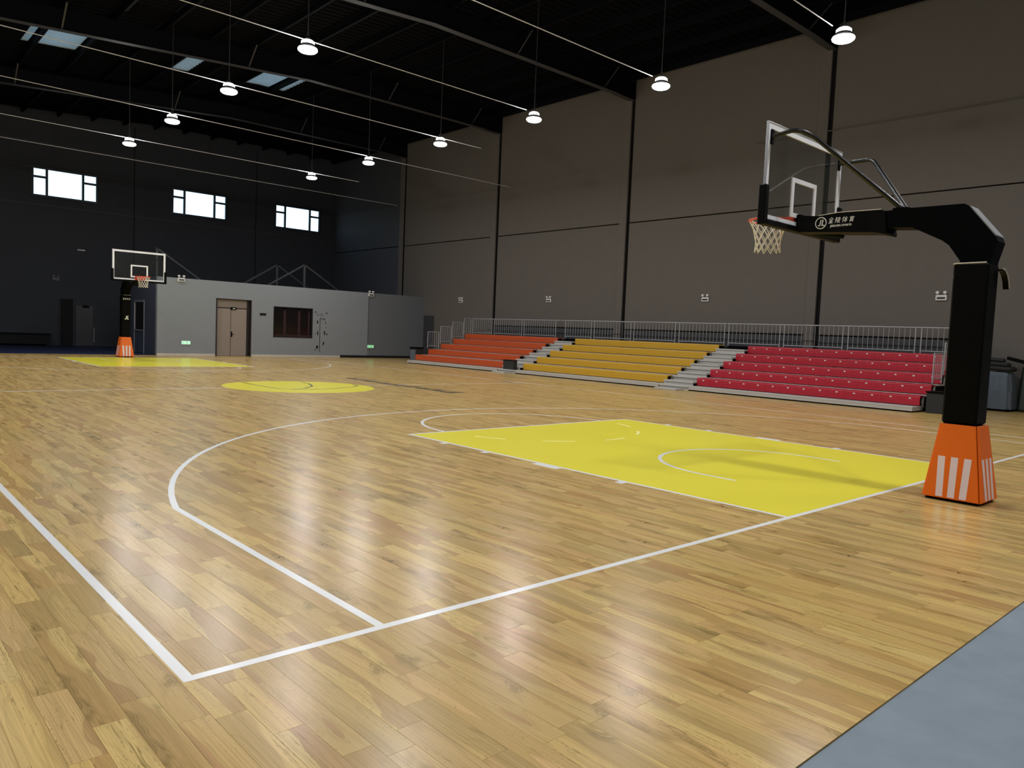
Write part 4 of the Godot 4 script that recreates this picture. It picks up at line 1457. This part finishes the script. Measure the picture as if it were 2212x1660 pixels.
	for q in fr:
		var t := thing("roof_brace", "triangular dark steel brace on the low flat roof, %s" % ["foremost of two over the dark window", "rear of two over the dark window", "behind the far backboard"][fr.find(q)], "brace", Vector3(q[0], 3.28, q[2]), 0.0, "steel braces on the low roof")
		var h: float = q[1] - 3.28
		g = Geo.new()
		g.box(Vector3(0, h * 0.5, 0), Vector3(0.09, h, 0.09), 0.006)
		put("post", g, M.dado_paint, t)
		for s in [-1.0, 1.0]:
			if s < 0.0 and not q[4]:
				continue
			g = Geo.new()
			g.bar(Vector3(0, h - 0.03, 0), Vector3(s * 1.95, 0.03, 0), 0.09, 0.06)
			put("strut", g, M.dado_paint, t)
			g = Geo.new()
			g.box(Vector3(s * 1.97, 0.01, 0), Vector3(0.2, 0.02, 0.14), 0.003)
			put("foot", g, M.dado_paint, t)


# ---------------------------------------------------------------- right side
func build_right_wall_things() -> void:
	var where := ["on the panelled wall above the left end of the orange bleacher", "above the right end of the orange bleacher", "above the right end of the yellow bleacher", "above the red bleacher, beside the near mast"]
	var zs := [-27.1, -20.8, -12.7, -4.77]
	for k in 4:
		emergency_light(Vector3(WALL_X, 3.06, zs[k]), -PI / 2, "white twin-head emergency light %s" % where[k])
	var d := setting("door_5", "plain dark grey door in the panelled wall behind the orange bleacher", "door")
	var g := Geo.new()
	g.span(Vector3(WALL_X - 0.03, 0, -29.35), Vector3(WALL_X, 2.32, -30.25), 0.004)
	put("door_leaf", g, M.steel_dark, d)
	g = Geo.new()
	g.tube([Vector3(WALL_X - 0.03, 1.0, -29.5), Vector3(WALL_X - 0.08, 1.0, -29.5), Vector3(WALL_X - 0.08, 1.0, -29.62)], 0.012, 8)
	put("handle", g, M.black_steel, d)
	var c := thing("equipment_case", "small black case with a grey front standing left of the orange bleacher", "case", Vector3(19.2, 0, -25.75))
	g = Geo.new()
	g.span(Vector3(-0.2, 0.0, -0.25), Vector3(0.2, 0.66, 0.25), 0.015)
	put("body", g, M.tarp_dark, c)
	g = Geo.new()
	g.span(Vector3(-0.22, 0.66, -0.27), Vector3(0.22, 0.73, 0.27), 0.012)
	put("lid", g, M.black_vinyl, c)
	g = Geo.new()
	g.span(Vector3(-0.21, 0.08, -0.2), Vector3(-0.2, 0.6, 0.2), 0.003)
	put("front_panel", g, M.sheet_grey, c)
	var b := thing("storage_box", "square dark grey box on the lowest aisle step beside the orange benches", "box", Vector3(18.535, 0.14, -18.52))
	g = Geo.new()
	g.span(Vector3(-0.09, 0.0, -0.31), Vector3(0.09, 0.34, 0.31), 0.008)
	put("body", g, M.tarp_dark, b)
	g = Geo.new()
	g.span(Vector3(-0.1, 0.34, -0.32), Vector3(0.1, 0.37, 0.32), 0.006)
	put("lid", g, M.black_vinyl, b)
	var u := thing("drive_unit", "low dark cabinet at the right end of the red bleacher, behind the near mast", "cabinet", Vector3(19.2, 0, -3.35))
	g = Geo.new()
	g.span(Vector3(-0.35, 0.0, -0.28), Vector3(0.35, 0.50, 0.28), 0.012)
	put("body", g, M.tarp_dark, u)
	g = Geo.new()
	g.span(Vector3(-0.37, 0.50, -0.30), Vector3(0.37, 0.53, 0.30), 0.006)
	put("top", g, M.black_steel, u)
	# covered equipment by the wall, right of the near mast
	var q := thing("covered_trolley", "trolley under a grey sheet with dark bundles on top, right of the mast", "trolley", Vector3(22.25, 0, -3.03))
	g = Geo.new()
	var pr := [Vector2(0.0, 0.06), Vector2(0.03, 0.55), Vector2(0.09, 0.95), Vector2(0.14, 1.04)]
	var last := []
	for k in pr.size():
		var e: float = pr[k].x
		var now := []
		for a in 24:
			var an := TAU * a / 24.0
			var wob := 0.012 * sin(an * 7.0 + k)
			var cx := signf(cos(an)) * pow(absf(cos(an)), 0.35)
			var cz := signf(sin(an)) * pow(absf(sin(an)), 0.35)
			now.append(Vector3(cx * (0.42 - e + wob), pr[k].y, cz * (0.43 - e + wob)))
		if k > 0:
			for a in 24:
				var j := (a + 1) % 24
				g.quad_out(last[a], last[j], now[j], now[a], Vector3(0, 0.5, 0))
		last = now
	for a in 24:
		g.tri(Vector3(0, 1.06, 0), last[(a + 1) % 24], last[a])
	put("sheet", g, M.sheet_grey, q)
	g = Geo.new()
	g.span(Vector3(-0.40, 0.02, -0.41), Vector3(0.40, 0.07, 0.41), 0.01)
	put("base", g, M.black_steel, q)
	for s in [[-0.33, -0.34], [0.33, -0.34], [0.33, 0.34], [-0.33, 0.34]]:
		g = Geo.new()
		g.tube([Vector3(s[0], 0.02, s[1] - 0.012), Vector3(s[0], 0.02, s[1] + 0.012)], 0.02, 10)
		put("wheel", g, M.black_vinyl, q)
	var bu := thing("folded_tarp", "dark folded tarpaulin lying on the grey sheeted trolley", "tarpaulin", Vector3(22.2, 1.062, -3.05))
	for k in 3:
		g = Geo.new()
		g.box(Vector3(0.0, 0.07 + 0.11 * k, -0.04 * k), Vector3(0.62 - 0.1 * k, 0.12, 0.78 - 0.14 * k), 0.05, Basis(Vector3.UP, 0.1 * k) * Basis(Vector3.RIGHT, 0.04))
		put("fold", g, M.tarp_dark, bu)
	var bn := thing("padded_panel", "dark green padded panel leaning at the right edge by the wall", "padded panel", Vector3(22.4, 0, -2.24))
	g = Geo.new()
	g.box(Vector3(0, 0.62, 0), Vector3(0.12, 1.22, 0.62), 0.05, Basis(Vector3.BACK, -0.14))
	put("pad", g, M.bin_green, bn)
	g = Geo.new()
	g.bar(Vector3(0.12, 1.42, -0.7), Vector3(0.09, 1.20, 0.25), 0.06, 0.09, Vector3.UP, 0.02)
	put("handle", g, M.black_vinyl, bn)
